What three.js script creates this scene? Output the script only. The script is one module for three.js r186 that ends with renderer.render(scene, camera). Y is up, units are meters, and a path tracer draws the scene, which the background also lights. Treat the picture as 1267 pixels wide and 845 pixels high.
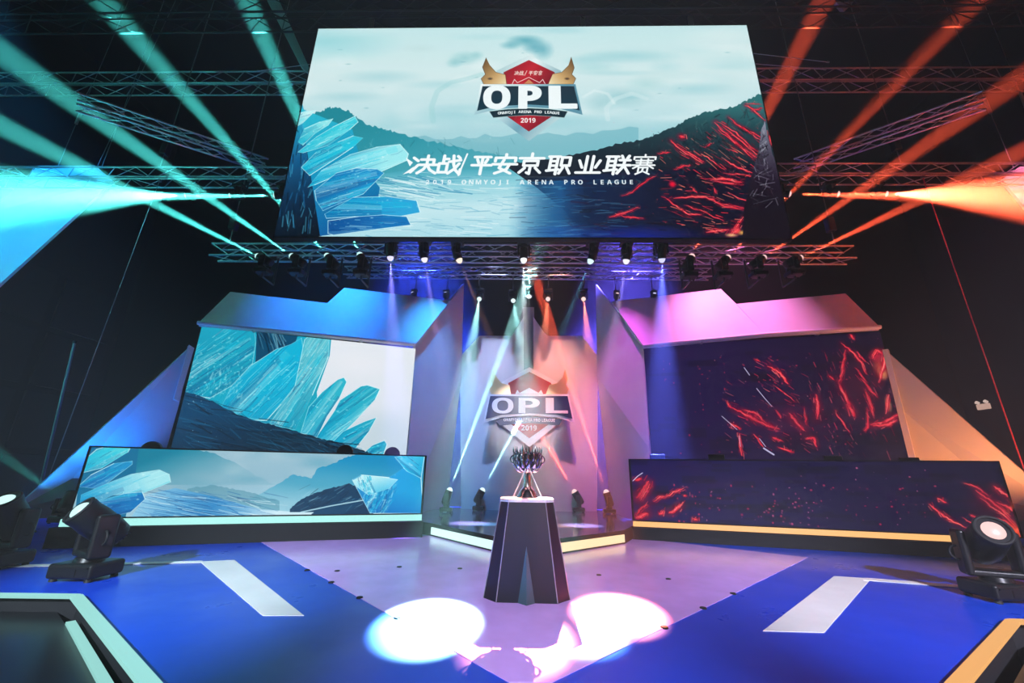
import * as THREE from 'three';
import { RoundedBoxGeometry } from 'three/addons/geometries/RoundedBoxGeometry.js';
import { mergeGeometries } from 'three/addons/utils/BufferGeometryUtils.js';
import { FontLoader } from 'three/addons/loaders/FontLoader.js';
import { TextGeometry } from 'three/addons/geometries/TextGeometry.js';
import { RectAreaLightUniformsLib } from 'three/addons/lights/RectAreaLightUniformsLib.js';

// ------------------------------------------------------------------ camera, exposure, haze
const V = (x, y, z) => new THREE.Vector3(x, y, z), D = Math.PI / 180, FOCAL = 520;
const scene = new THREE.Scene();
scene.background = new THREE.Color(0, 0, 0);
const camera = new THREE.PerspectiveCamera(2 * Math.atan(422.5 / FOCAL) / D, 1267 / 845, 0.05, 120);
camera.rotation.order = 'YXZ';
camera.rotation.set(17.56 * D, 1.4 * D, 0.95 * D);
camera.position.set(0, 1.15, 0);
camera.updateMatrixWorld(true);
const renderer = new THREE.WebGLRenderer({ antialias: true });
renderer.toneMapping = THREE.LinearToneMapping;
const EX = 2.6;                                        // exposure; every lamp and glow below is divided by it
renderer.toneMappingExposure = EX;
renderer.shadowMap.enabled = true;
RectAreaLightUniformsLib.init();
scene.fog = new THREE.FogExp2(0xffffff, 0.0058);      // the even haze that the stage's hazers fill the hall with: it has no glow of its own, only lamps light it

// ------------------------------------------------------------------ helpers
let seed = 7;
const rnd = () => { seed = (seed * 1664525 + 1013904223) >>> 0; return seed / 4294967296; };
const rr = (a, b) => a + (b - a) * rnd();
// a photo pixel gives a direction; the distance comes from the plane it lies on
const ray = (x, y) => V((x - 633.5) / FOCAL, -(y - 422.5) / FOCAL, -1).applyQuaternion(camera.quaternion);
const onY = (x, y, h = 0) => { const d = ray(x, y); return camera.position.clone().addScaledVector(d, (h - camera.position.y) / d.y); };
const onZ = (x, y, z) => { const d = ray(x, y); return camera.position.clone().addScaledVector(d, (z - camera.position.z) / d.z); };
const wallPlane = (ax, az, bx, bz, back = 0) => {   // an upright plane through two floor points, moved back
  const a = V(ax, 0, az), t = V(bx - ax, 0, bz - az).normalize(), n = V(-t.z, 0, t.x);
  if (n.dot(camera.position.clone().sub(a)) < 0) n.negate();
  a.addScaledVector(n, -back);
  return { a, t, n, hit: (x, y) => { const d = ray(x, y); return camera.position.clone().addScaledVector(d, a.clone().sub(camera.position).dot(n) / d.dot(n)); } };
};
const taken = new Set();
function numbered(name) { let n = name, k = 0; while (taken.has(n)) n = name + '_' + String(++k).padStart(3, '0'); taken.add(n); return n; }
function shade(o) { o.traverse((m) => { if (m.isMesh) { m.castShadow = true; m.receiveShadow = true; } }); }
function tag(o, label, category, group) { o.userData.label = label; o.userData.category = category; if (group) o.userData.group = group; return o; }
function thing(name, label, category, group, pos = [0, 0, 0]) {
  const o = new THREE.Group(); o.name = numbered(name); o.position.set(...pos); scene.add(o); return tag(o, label, category, group);
}
function part(name, geo, mat, parent, pos, rot) {
  const m = new THREE.Mesh(geo, mat); m.name = name; m.castShadow = m.receiveShadow = true;
  if (pos) m.position.set(...pos); if (rot) m.rotation.set(...rot);
  parent.add(m); return m;
}
function structure(name, geo, mat) { const m = part(numbered(name), geo, mat, scene); m.userData.kind = 'structure'; return m; }
const bx = (w, h, d, x = 0, y = 0, z = 0) => new THREE.BoxGeometry(w, h, d).translate(x, y, z);
const rbx = (w, h, d, r, x = 0, y = 0, z = 0) => new RoundedBoxGeometry(w, h, d, 2, r).translate(x, y, z);
function rod(a, b, r, seg = 6) {
  const d = b.clone().sub(a), g = new THREE.CylinderGeometry(r, r, d.length(), seg);
  g.applyQuaternion(new THREE.Quaternion().setFromUnitVectors(V(0, 1, 0), d.clone().normalize()));
  return g.translate((a.x + b.x) / 2, (a.y + b.y) / 2, (a.z + b.z) / 2);
}
const merge = (list) => mergeGeometries(list.map((g) => { const n = g.index ? g.toNonIndexed() : g; for (const k of Object.keys(n.attributes)) if (!['position', 'normal', 'uv'].includes(k)) n.deleteAttribute(k); return n; }));
// a flat board from its front outline, with thickness behind it and uv in metres
function slab(pts, t, uvOf) {
  const n = V(0, 0, 0), c = V(0, 0, 0);
  pts.forEach((p, i) => { const q = pts[(i + 1) % pts.length]; n.x += (p.y - q.y) * (p.z + q.z); n.y += (p.z - q.z) * (p.x + q.x); n.z += (p.x - q.x) * (p.y + q.y); c.add(p); });
  n.normalize(); c.divideScalar(pts.length);
  const ux = Math.abs(n.y) > 0.9 ? V(1, 0, 0) : V(0, 1, 0).cross(n).normalize(), uy = n.clone().cross(ux).normalize();
  let poly = pts.map((p) => new THREE.Vector2(p.clone().sub(c).dot(ux), p.clone().sub(c).dot(uy)));
  const faces = THREE.ShapeUtils.triangulateShape(poly, []);
  const pos = [], uv = [], at = (i, back) => back ? pts[i].clone().addScaledVector(n, -t) : pts[i];
  const uvAt = (p) => uvOf ? uvOf(p) : [p.clone().sub(c).dot(ux), p.clone().sub(c).dot(uy)];
  const tri = (a, b, d) => { for (const p of [a, b, d]) { pos.push(p.x, p.y, p.z); uv.push(...uvAt(p)); } };
  for (const [a, b, d] of faces) {
    const cr = at(b).clone().sub(at(a)).cross(at(d).clone().sub(at(a)));
    if (cr.dot(n) > 0) { tri(at(a), at(b), at(d)); tri(at(a, 1), at(d, 1), at(b, 1)); } else { tri(at(a), at(d), at(b)); tri(at(a, 1), at(b, 1), at(d, 1)); }
  }
  for (let i = 0; i < pts.length; i++) { const j = (i + 1) % pts.length; tri(at(i), at(i, 1), at(j, 1)); tri(at(i), at(j, 1), at(j)); }
  const g = new THREE.BufferGeometry();
  g.setAttribute('position', new THREE.Float32BufferAttribute(pos, 3)); g.setAttribute('uv', new THREE.Float32BufferAttribute(uv, 2));
  g.computeVertexNormals(); return g;
}
// slab whose outline runs so that its front faces the camera side (towards +n)
function board(pts, t, towards = V(0, 1.15, 0)) {
  const a = pts[1].clone().sub(pts[0]).cross(pts[2].clone().sub(pts[0]));
  let n = V(0, 0, 0); pts.forEach((p, i) => { const q = pts[(i + 1) % pts.length]; n.add(p.clone().cross(q)); });
  return slab(n.dot(towards.clone().sub(pts[0])) < 0 ? [...pts].reverse() : pts, t);
}

// ------------------------------------------------------------------ textures and materials
function noiseTexture(size, octaves, low, high, sx = 1, sy = 1) {
  const data = new Uint8Array(size * size * 4), grids = [];
  for (let o = 0; o < octaves; o++) { const nx = 4 * sx << o, ny = 4 * sy << o; grids.push({ nx, ny, v: Float32Array.from({ length: nx * ny }, rnd) }); }
  for (let y = 0; y < size; y++) for (let x = 0; x < size; x++) {
    let s = 0, w = 0;
    grids.forEach(({ nx, ny, v }, o) => {
      const fx = x / size * nx, fy = y / size * ny, ix = Math.floor(fx), iy = Math.floor(fy), tx = fx - ix, ty = fy - iy, a = tx * tx * (3 - 2 * tx), b = ty * ty * (3 - 2 * ty);
      const g = (i, j) => v[(j % ny) * nx + (i % nx)];
      s += ((g(ix, iy) * (1 - a) + g(ix + 1, iy) * a) * (1 - b) + (g(ix, iy + 1) * (1 - a) + g(ix + 1, iy + 1) * a) * b) * Math.pow(0.6, o); w += Math.pow(0.6, o);
    });
    const c = 255 * (low + (high - low) * s / w), k = (y * size + x) * 4; data[k] = data[k + 1] = data[k + 2] = c; data[k + 3] = 255;
  }
  const t = new THREE.DataTexture(data, size, size); t.magFilter = THREE.LinearFilter; t.wrapS = t.wrapT = THREE.RepeatWrapping; t.needsUpdate = true; return t;
}
const rep = (t, s) => { const c = t.clone(); c.repeat.set(s, s); c.needsUpdate = true; return c; };
const roughNoise = noiseTexture(256, 5, 0.55, 1.0), paintNoise = noiseTexture(256, 6, 0.9, 1.0);
paintNoise.colorSpace = THREE.SRGBColorSpace;
const lin = (r, g, b) => new THREE.Color().setRGB(r, g, b);
const std = (c, roughness, metalness = 0, extra = {}) => new THREE.MeshStandardMaterial({ color: c, roughness, metalness, ...extra });
const vinyl = (c, roughness, specularIntensity, extra = {}) => new THREE.MeshPhysicalMaterial({ color: c, roughness, specularIntensity, ...extra });
const M = {
  hall: std(lin(0.004, 0.004, 0.006), 0.95),
  wallPanel: std(lin(0.007, 0.008, 0.012), 0.9),
  deckBlue: vinyl(lin(0.004, 0.055, 0.60), 0.42, 0.4, { roughnessMap: rep(roughNoise, 0.45), map: rep(paintNoise, 0.6) }),
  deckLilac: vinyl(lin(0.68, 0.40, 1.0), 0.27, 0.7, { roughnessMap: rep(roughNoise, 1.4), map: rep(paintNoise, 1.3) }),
  deckWhite: std(lin(0.86, 0.86, 0.86), 0.4, 0, { map: rep(paintNoise, 0.7) }),
  black: vinyl(lin(0.008, 0.008, 0.010), 0.7, 0.4),
  blackGloss: vinyl(lin(0.006, 0.006, 0.008), 0.3, 0.5),
  riserTop: std(lin(0.05, 0.05, 0.07), 0.16, 0, { roughnessMap: rep(roughNoise, 0.6) }),
  panel: std(lin(0.72, 0.72, 0.74), 0.5, 0, { map: rep(paintNoise, 0.35) }),
  panelEdge: std(lin(0.82, 0.82, 0.84), 0.45),
  greyPanel: std(lin(0.25, 0.25, 0.28), 0.55),
  plastic: vinyl(lin(0.006, 0.006, 0.008), 0.38, 0.5),
  plasticSoft: vinyl(lin(0.01, 0.01, 0.012), 0.6, 0.5),
  alu: std(lin(0.55, 0.56, 0.58), 0.35, 1),
  blackSteel: std(lin(0.05, 0.05, 0.055), 0.5, 0.6),
  steel: std(lin(0.3, 0.3, 0.32), 0.4, 1),
  chrome: std(lin(0.86, 0.84, 0.86), 0.12, 1),
  darkChrome: std(lin(0.4, 0.38, 0.45), 0.2, 1),
  podium: vinyl(lin(0.005, 0.005, 0.014), 0.4, 0.2),
  podiumTrim: std(lin(0.5, 0.5, 0.56), 0.35),
  podiumEdge: std(lin(0.16, 0.16, 0.22), 0.4),
  podiumGroove: vinyl(lin(0.03, 0.06, 0.08), 0.4, 0.3),
  white: std(lin(0.8, 0.8, 0.82), 0.45),
  gold: std(lin(0.75, 0.55, 0.32), 0.35, 0.6),
  navy: std(lin(0.02, 0.035, 0.11), 0.4),
  red: std(lin(0.35, 0.02, 0.04), 0.45),
  acrylic: new THREE.MeshPhysicalMaterial({ color: 0xffffff, roughness: 0.05, transmission: 1, thickness: 0.01, ior: 1.49 }),
  leather: std(lin(0.015, 0.015, 0.018), 0.4),
};
const glowing = (color, k) => new THREE.MeshStandardMaterial({ color: 0x000000, roughness: 0.4, emissive: color, emissiveIntensity: k / EX });

// ------------------------------------------------------------------ the hall
structure('floor', bx(36, 0.3, 30, 0, -0.85, -4), M.hall);
structure('wall_back', bx(36, 17.6, 0.3, 0, 7.8, -16.65), M.hall);
const wallLeft = structure('wall_left', bx(0.3, 17.6, 30, -17.15, 7.8, -4), M.hall);
structure('wall_right', bx(0.3, 17.6, 30, 17.15, 7.8, -4), M.hall);
structure('wall_front', bx(36, 17.6, 0.3, 0, 7.8, 9.15), M.hall);
structure('ceiling', bx(36, 0.3, 30, 0, 16.75, -4), M.hall);
for (let i = 0; i < 6; i++) for (let j = 0; j < 4; j++) part('acoustic_panel', rbx(0.08, 1.9, 2.2, 0.02), M.wallPanel, wallLeft, [-16.96, 0.6 + j * 2.1, -15 + i * 2.5]);

// ------------------------------------------------------------------ stage deck with its printed floor
const AX = 0.08;                                                 // the stage's middle line
const deckPts = [[-16.9, -16.4], [16.9, -16.4], [16.9, -4.22], [4.25, -4.30], [2.2, -2.78], [1.0, -1.9], [-0.85, -1.9], [-2.05, -2.79], [-4.1, -4.38], [-16.9, -4.05]];
const flat = (pts, y, t) => slab(pts.map(([x, z]) => V(x, y, z)).reverse(), t);
const deck = structure('stage_deck', flat(deckPts, 0, 0.02), M.deckBlue);
part('deck_body', flat(deckPts, -0.021, 0.66), M.black, deck);
tag(deck, 'glossy blue printed stage floor', 'floor');
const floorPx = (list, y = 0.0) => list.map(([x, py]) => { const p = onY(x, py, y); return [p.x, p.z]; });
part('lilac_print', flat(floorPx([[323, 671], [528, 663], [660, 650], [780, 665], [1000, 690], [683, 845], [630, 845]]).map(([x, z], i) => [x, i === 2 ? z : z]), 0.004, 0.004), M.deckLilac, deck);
part('white_blade_print', flat(floorPx([[247, 695], [290, 693], [376, 762], [325, 762]]), 0.004, 0.004), M.deckWhite, deck);
part('white_blade_print', flat(floorPx([[1032, 713], [1078, 716], [1020, 783], [944, 781]]), 0.004, 0.004), M.deckWhite, deck);
part('white_line_print', flat(floorPx([[-60, 701.2], [-60, 704], [252, 696.8], [250, 694.4]]), 0.004, 0.004), M.deckWhite, deck);
part('white_line_print', flat(floorPx([[1070, 715.5], [1068, 718.5], [1330, 738.5], [1330, 735]]), 0.004, 0.004), M.deckWhite, deck);
for (const [x, y] of [[417, 707], [494, 702], [569, 704], [741, 712], [827, 717], [380, 706], [410, 721], [445, 740], [492, 765], [870, 753], [822, 777], [907, 735]]) {
  const p = onY(x, y); part('bolt_cover', new THREE.CylinderGeometry(0.028, 0.034, 0.012, 10), M.black, deck, [p.x, 0.006, p.z]);
}

// LED edge profiles: a glowing strip and a light of its size just before it
function ledBar(name, a, b, h, color, k, parent, out, light = true) {
  const d = b.clone().sub(a), g = bx(d.length(), h, 0.03), m = part(name, g, glowing(color, k), parent);
  m.position.copy(a).add(b).multiplyScalar(0.5).addScaledVector(out, 0.01);
  m.quaternion.setFromRotationMatrix(new THREE.Matrix4().makeBasis(d.clone().normalize(), out.clone().cross(d.clone().normalize()).normalize(), out));
  if (light) {
    const l = new THREE.RectAreaLight(color, k * 0.5 / EX, d.length(), h);
    l.position.copy(m.position).addScaledVector(out, 0.03); l.lookAt(l.position.clone().addScaledVector(out, 1)); l.rotateY(0); parent.add(l);
    l.quaternion.setFromRotationMatrix(new THREE.Matrix4().makeBasis(d.clone().normalize().negate(), V(0, 1, 0), out.clone().negate()));
  }
  return m;
}
const TEAL = lin(0.42, 0.92, 0.86), WARM = lin(1.0, 0.50, 0.17);

// deck edge strips towards the hall, and the lower step
function deckEdge(name, label, corner, along, far, color, k) {
  const t = thing(name, label, 'light strip');
  const a = V(corner[0], 0.012, corner[1]), b = V(far[0], 0.012, far[1]), c = V(along[0], 0.012, along[1]);
  for (const [p, q] of [[b, a], [a, c]]) {
    const d = q.clone().sub(p), g = bx(d.length(), 0.024, 0.085), m = part('glowing_profile', g, glowing(color, k), t);
    m.position.copy(p).add(q).multiplyScalar(0.5); m.rotation.y = -Math.atan2(d.z, d.x);
  }
  return t;
}
deckEdge('edge_light_strip', 'teal glowing edge strip bent round the corner of the blue stage floor', [-4.1, -4.34], [-1.95, -2.68], [-9.5, -4.14], TEAL, 0.8);
deckEdge('edge_light_strip', 'warm orange glowing edge strip bent round the corner of the blue stage floor', [4.25, -4.26], [2.1, -2.66], [9.5, -4.12], WARM, 0.9);
for (const s of [-1, 1]) {
  const st = thing('stage_step', s < 0 ? 'black step below the stage edge carrying a teal light line' : 'black step below the stage edge on the orange side', 'step');
  const p = s < 0 ? [[-8, -4.3], [-4.3, -4.4], [-2.2, -2.8], [-1.9, -1.6], [-8, -1.6]] : [[8, -4.3], [4.45, -4.3], [2.4, -2.75], [2.1, -1.6], [8, -1.6]];
  part('tread', flat(s < 0 ? p : [...p].reverse(), -0.13, 0.55), M.blackGloss, st);
  const a = s < 0 ? onY(87, 770, -0.12) : V(4.3, -0.12, -3.95), b = s < 0 ? onY(141, 864, -0.12) : V(2.7, -0.12, -2.9);
  const d = b.clone().sub(a), m = part('glowing_profile', bx(d.length(), 0.02, 0.06), glowing(s < 0 ? TEAL : WARM, 0.7), st);
  m.position.copy(a).add(b).multiplyScalar(0.5); m.rotation.y = -Math.atan2(d.z, d.x);
}

// ------------------------------------------------------------------ pictures on the displays (flat print on flat screens)
// A picture is drawn in the photograph's pixels, carried over to metres on the screen's own plane.
function picture(W, H, hit, origin, ux, w, h, draw) {
  const cv = document.createElement('canvas'); cv.width = W; cv.height = H;
  const g = cv.getContext('2d');
  const at = ([x, y]) => { const p = hit(x, y).sub(origin); return [p.dot(ux) / w * W, (h - p.y) / h * H]; };
  const A = {
    g, W, H, at,
    scale: (x, y) => { const a = at([x, y]), b = at([x + 1, y]), c = at([x, y + 1]); return [b[0] - a[0], c[1] - a[1]]; },
    path(pts, close = true) { g.beginPath(); pts.forEach((p, i) => { const q = at(p); i ? g.lineTo(...q) : g.moveTo(...q); }); if (close) g.closePath(); },
    fill(pts, style) { A.path(pts); g.fillStyle = style; g.fill(); },
    grad(a, b, stops) { const p = at(a), q = at(b), s = g.createLinearGradient(...p, ...q); stops.forEach(([t, c]) => s.addColorStop(t, c)); return s; },
    line(pts, px, style) { A.path(pts, false); g.lineWidth = px * A.scale(...pts[0])[0]; g.strokeStyle = style; g.lineJoin = 'round'; g.lineCap = 'round'; g.stroke(); },
    blob(x, y, rx, ry, rgb, alpha) {
      const [cx, cy] = at([x, y]), [kx, ky] = A.scale(x, y); g.save(); g.translate(cx, cy); g.scale(rx * kx, ry * ky);
      const s = g.createRadialGradient(0, 0, 0, 0, 0, 1); s.addColorStop(0, `rgba(${rgb},${alpha})`); s.addColorStop(0.5, `rgba(${rgb},${alpha * 0.55})`); s.addColorStop(1, `rgba(${rgb},0)`);
      g.fillStyle = s; g.beginPath(); g.arc(0, 0, 1, 0, 7); g.fill(); g.restore();
    },
    // a ridge through given points, roughened, filled down to a base height
    ridge(pts, base, style, rough = 2) {
      const out = [];
      for (let i = 0; i < pts.length - 1; i++) for (let k = 0; k < 8; k++) { const t = k / 8, [a, b] = [pts[i], pts[i + 1]]; out.push([a[0] + (b[0] - a[0]) * t, a[1] + (b[1] - a[1]) * t + (k ? rr(-rough, rough) : 0)]); }
      out.push(pts[pts.length - 1]);
      A.fill([...out, [pts[pts.length - 1][0], base], [pts[0][0], base]], style); return out;
    },
    clip(pts, f) { g.save(); A.path(pts); g.clip(); f(); g.restore(); },
    crystal(pts, c0, c1, n = 26, light = '225,255,255') {         // root first, tip at the middle of the list
      const tip = pts[Math.floor(pts.length / 2)], root = pts[0];
      A.fill(pts, A.grad(root, tip, [[0, c0], [0.75, c1], [1, c1]]));
      A.clip(pts, () => {
        const dx = tip[0] - root[0], dy = tip[1] - root[1], L = Math.hypot(dx, dy), nx = -dy / L, ny = dx / L;
        const q = (s, o, j = 0) => [root[0] + dx * s + nx * o * L + j, root[1] + dy * s + ny * o * L + j * 0.4];
        for (let k = 0; k < 7; k++) { const o = rr(-0.32, 0.28), w = rr(0.03, 0.13), e = rr(0.5, 1.1); A.fill([q(-0.1, o), q(e, o * 0.6), q(e, o * 0.6 + w * 0.6), q(-0.1, o + w)], k % 3 === 0 ? `rgba(${light},${rr(0.1, 0.28)})` : k % 3 === 1 ? `rgba(0,200,230,${rr(0.15, 0.35)})` : `rgba(0,50,110,${rr(0.1, 0.28)})`); }
        for (let k = 0; k < n * 3; k++) {
          const o = rr(-0.34, 0.34), t = rr(-0.1, 0.85), e = t + rr(0.05, 0.3);
          A.line([q(t, o), q((t + e) / 2, o, rr(-1, 1)), q(e, o, rr(-1.5, 1.5))], rr(0.3, 1.9), rnd() < 0.5 ? `rgba(${light},${rr(0.06, 0.36)})` : rnd() < 0.5 ? `rgba(0,190,225,${rr(0.15, 0.5)})` : `rgba(0,50,110,${rr(0.08, 0.3)})`);
        }
        for (let k = 0; k < n; k++) { const p = q(rr(0, 1), rr(-0.25, 0.25)); A.blob(p[0], p[1], rr(0.5, 3), rr(0.4, 2), light, rr(0.15, 0.6)); }
      });
      for (let k = 0; k < pts.length; k++) A.line([pts[k], pts[(k + 1) % pts.length]], rr(0.3, 1.3), `rgba(225,255,255,${rr(0.25, 0.9)})`);
    },
    lava(pts, w, hot = 0.5) {                                      // glowing cracks along a line
      const jag = []; for (let i = 0; i < pts.length - 1; i++) for (let k = 0; k < 5; k++) { const t = k / 5; jag.push([pts[i][0] + (pts[i + 1][0] - pts[i][0]) * t + rr(-0.8, 0.8), pts[i][1] + (pts[i + 1][1] - pts[i][1]) * t + rr(-0.8, 0.8)]); }
      jag.push(pts[pts.length - 1]);
      const n = jag.length, seg = (f, col, o = 0) => { for (let i = 0; i < n - 1; i++) { const t = (i + 0.5) / (n - 1); A.line([[jag[i][0] + o, jag[i][1] + o * 0.6], [jag[i + 1][0] + o, jag[i + 1][1] + o * 0.6]], Math.max(0.15, w * f * (0.25 + Math.sin(t * 3.1)) * rr(0.5, 1.3)), col); } };
      for (let k = 0; k < n; k += 2) A.blob(jag[k][0], jag[k][1], w * 2.6, w * 2.2, '170,8,50', 0.3);
      seg(2.2, 'rgba(90,4,30,0.16)'); seg(1.1, 'rgba(165,14,44,0.6)'); seg(0.5, 'rgba(255,46,66,0.95)');
      seg(0.3, 'rgba(220,24,56,0.8)', rr(1, 2.4)); seg(0.22, 'rgba(255,80,80,0.8)', -rr(1, 2.2));
      if (hot > 0) seg(0.16, `rgba(255,200,175,${hot})`);
      const dx = (pts[pts.length - 1][0] - pts[0][0]), dy = (pts[pts.length - 1][1] - pts[0][1]);
      for (let k = 0; k < 6; k++) { const p = jag[Math.floor(rnd() * n)], o = rr(-5, 5), l = rr(0.05, 0.25); A.line([[p[0] + o, p[1] + rr(-4, 4)], [p[0] + o + dx * l, p[1] + rr(-4, 4) + dy * l]], w * rr(0.1, 0.35), rnd() < 0.3 ? 'rgba(255,120,110,0.8)' : 'rgba(190,20,50,0.7)'); }
    },
    sparks(n, x0, x1, y0, y1, rgb, s0 = 0.4, s1 = 1.3) { for (let k = 0; k < n; k++) A.blob(rr(x0, x1), rr(y0, y1), rr(s0, s1), rr(s0, s1), rgb, rr(0.4, 1)); },
    text(str, x, y, px, style, wide = 1, font = 'bold', family = 'sans-serif', thick = 0) {
      const [cx, cy] = at([x, y]), [kx, ky] = A.scale(x, y); g.save(); g.translate(cx, cy); g.scale(kx * wide, ky); g.font = `${font} ${px}px ${family}`; g.textAlign = 'center'; g.textBaseline = 'middle'; g.fillStyle = style; g.fillText(str, 0, 0); if (thick) { g.lineWidth = thick; g.strokeStyle = style; g.strokeText(str, 0, 0); } g.restore();
    },
  };
  draw(A);
  const t = new THREE.CanvasTexture(cv); t.colorSpace = THREE.SRGBColorSpace; t.anisotropy = 8; return t;
}
// hanzi as pen strokes on a 10 x 10 grid
const EAR = [[[0.4, 1], [5, 1]], [[1.2, 1], [1.2, 8]], [[4, 1], [4, 10]], [[1.2, 3.3], [4, 3.3]], [[1.2, 5.6], [4, 5.6]], [[0.2, 8.2], [5, 7.6]]];
const HANZI = {
  jue: [[[0.6, 1.6], [2.4, 3.2]], [[0.2, 9], [2.6, 5.4]], [[3.5, 2.5], [8.5, 2.5], [8.5, 5.2]], [[2.8, 5.2], [10, 5.2]], [[6, 0.5], [6, 5.2], [5, 7.5], [2.8, 9.5]], [[6.2, 5.4], [7.5, 7.8], [9.8, 9.5]]],
  zhan: [[[2.4, 0.5], [2.4, 4.5]], [[2.4, 2.2], [4.4, 2.2]], [[0.8, 4.5], [4.2, 4.5], [4.2, 9], [0.8, 9], [0.8, 4.5]], [[4.8, 3.6], [9.4, 2.8]], [[6.2, 0.5], [6.8, 5], [8, 8], [9.8, 10], [9.9, 7.6]], [[9, 4.6], [7.5, 7.2], [5, 9.6]], [[8, 0.8], [9, 1.8]]],
  bar: [[[2.4, 10.6], [6, -0.4]]],
  ping: [[[1.2, 1.2], [8.8, 1.2]], [[2.6, 2.4], [3.4, 4.2]], [[7.4, 2.4], [6.6, 4.2]], [[0.4, 5.4], [9.6, 5.4]], [[5, 1.2], [5, 10]]],
  an: [[[5, -0.2], [5, 1.4]], [[1, 3.4], [1, 1.6], [9, 1.6], [9, 3.4]], [[4.4, 2.6], [3, 6.8], [7.8, 9.6]], [[7, 4.8], [6, 7.5], [1.6, 9.6]], [[0.2, 4.9], [9.8, 4.9]]],
  jing: [[[5, -0.6], [5, 1.6]], [[0.6, 1.8], [9.6, 1.8]], [[2.4, 3.2], [7.6, 3.2], [7.6, 5.6], [2.4, 5.6], [2.4, 3.2]], [[5, 5.6], [5, 9.8], [4, 9.2]], [[3, 6.8], [1.2, 9.2]], [[7, 6.8], [9, 9.2]]],
  zhi: [...EAR, [[5.8, 1.4], [9.2, 1.4], [9.2, 5.6], [5.8, 5.6], [5.8, 1.4]], [[6.6, 6.6], [5.4, 9.6]], [[8.2, 6.6], [9.8, 9.6]]],
  ye: [[[3.8, 0.8], [3.8, 9]], [[6.2, 0.8], [6.2, 9]], [[1, 3], [2.4, 6.6]], [[9, 3], [7.6, 6.6]], [[0.4, 9.2], [9.6, 9.2]]],
  lian: [...EAR, [[6.2, 0.6], [6.8, 2]], [[9, 0.6], [8.4, 2]], [[5.6, 2.8], [9.6, 2.8]], [[5.2, 5.4], [10, 5.4]], [[7.6, 2.8], [7.4, 6], [5.4, 9.6]], [[7.8, 6], [9.9, 9.6]]],
  sai: [[[5, 0], [5, 1]], [[0.8, 2.4], [0.8, 1.2], [9.2, 1.2], [9.2, 2.4]], [[1.6, 3], [8.4, 3]], [[2, 4.2], [8, 4.2]], [[0.6, 5.4], [9.4, 5.4]], [[3.6, 2.2], [3.6, 5.4]], [[6.4, 2.2], [6.4, 5.4]], [[3.4, 5.4], [1, 7]], [[6.6, 5.4], [9, 7]], [[3.2, 8.8], [3.2, 6.6], [6.8, 6.6], [6.8, 8.8]], [[5, 7], [4.8, 8.6], [2.4, 10]], [[5.6, 8.8], [7.8, 10]]],
};
function hanzi(A, glyph, x0, x1, y0, y1, pen, style, skew = 3) {
  for (const s of HANZI[glyph]) A.line(s.map(([u, v]) => [x0 + (x1 - x0) * u / 10 + skew * (0.5 - v / 10), y0 + (y1 - y0) * v / 10]), pen, style);
}
// the league emblem, in units of its own
const EMBLEM = {
  back: [[475, 215], [700, 325], [700, 420], [250, 420], [250, 325]], top: [[475, 250], [655, 335], [655, 420], [300, 420], [300, 335]],
  frame: [[140, 418], [800, 418], [850, 632], [700, 592], [475, 577], [250, 592], [95, 632]], plate: [[152, 432], [790, 432], [830, 602], [700, 572], [475, 560], [250, 572], [114, 604]],
  ribbon: [[200, 608], [330, 592], [475, 585], [620, 592], [745, 608], [722, 652], [620, 642], [475, 634], [330, 642], [228, 652]],
  low: [[236, 640], [475, 815], [710, 640]], lowRed: [[320, 640], [475, 634], [640, 640], [475, 748]],
  hornLeft: [[178, 235], [152, 300], [172, 350], [142, 380], [160, 418], [320, 418], [312, 352], [245, 335], [205, 290]], hornRight: [[770, 230], [792, 305], [775, 350], [803, 378], [785, 418], [610, 418], [640, 348], [705, 335], [750, 290]],
  star: [[360, 415], [375, 385], [395, 408], [475, 370], [550, 408], [572, 385], [588, 415]],
};
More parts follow.
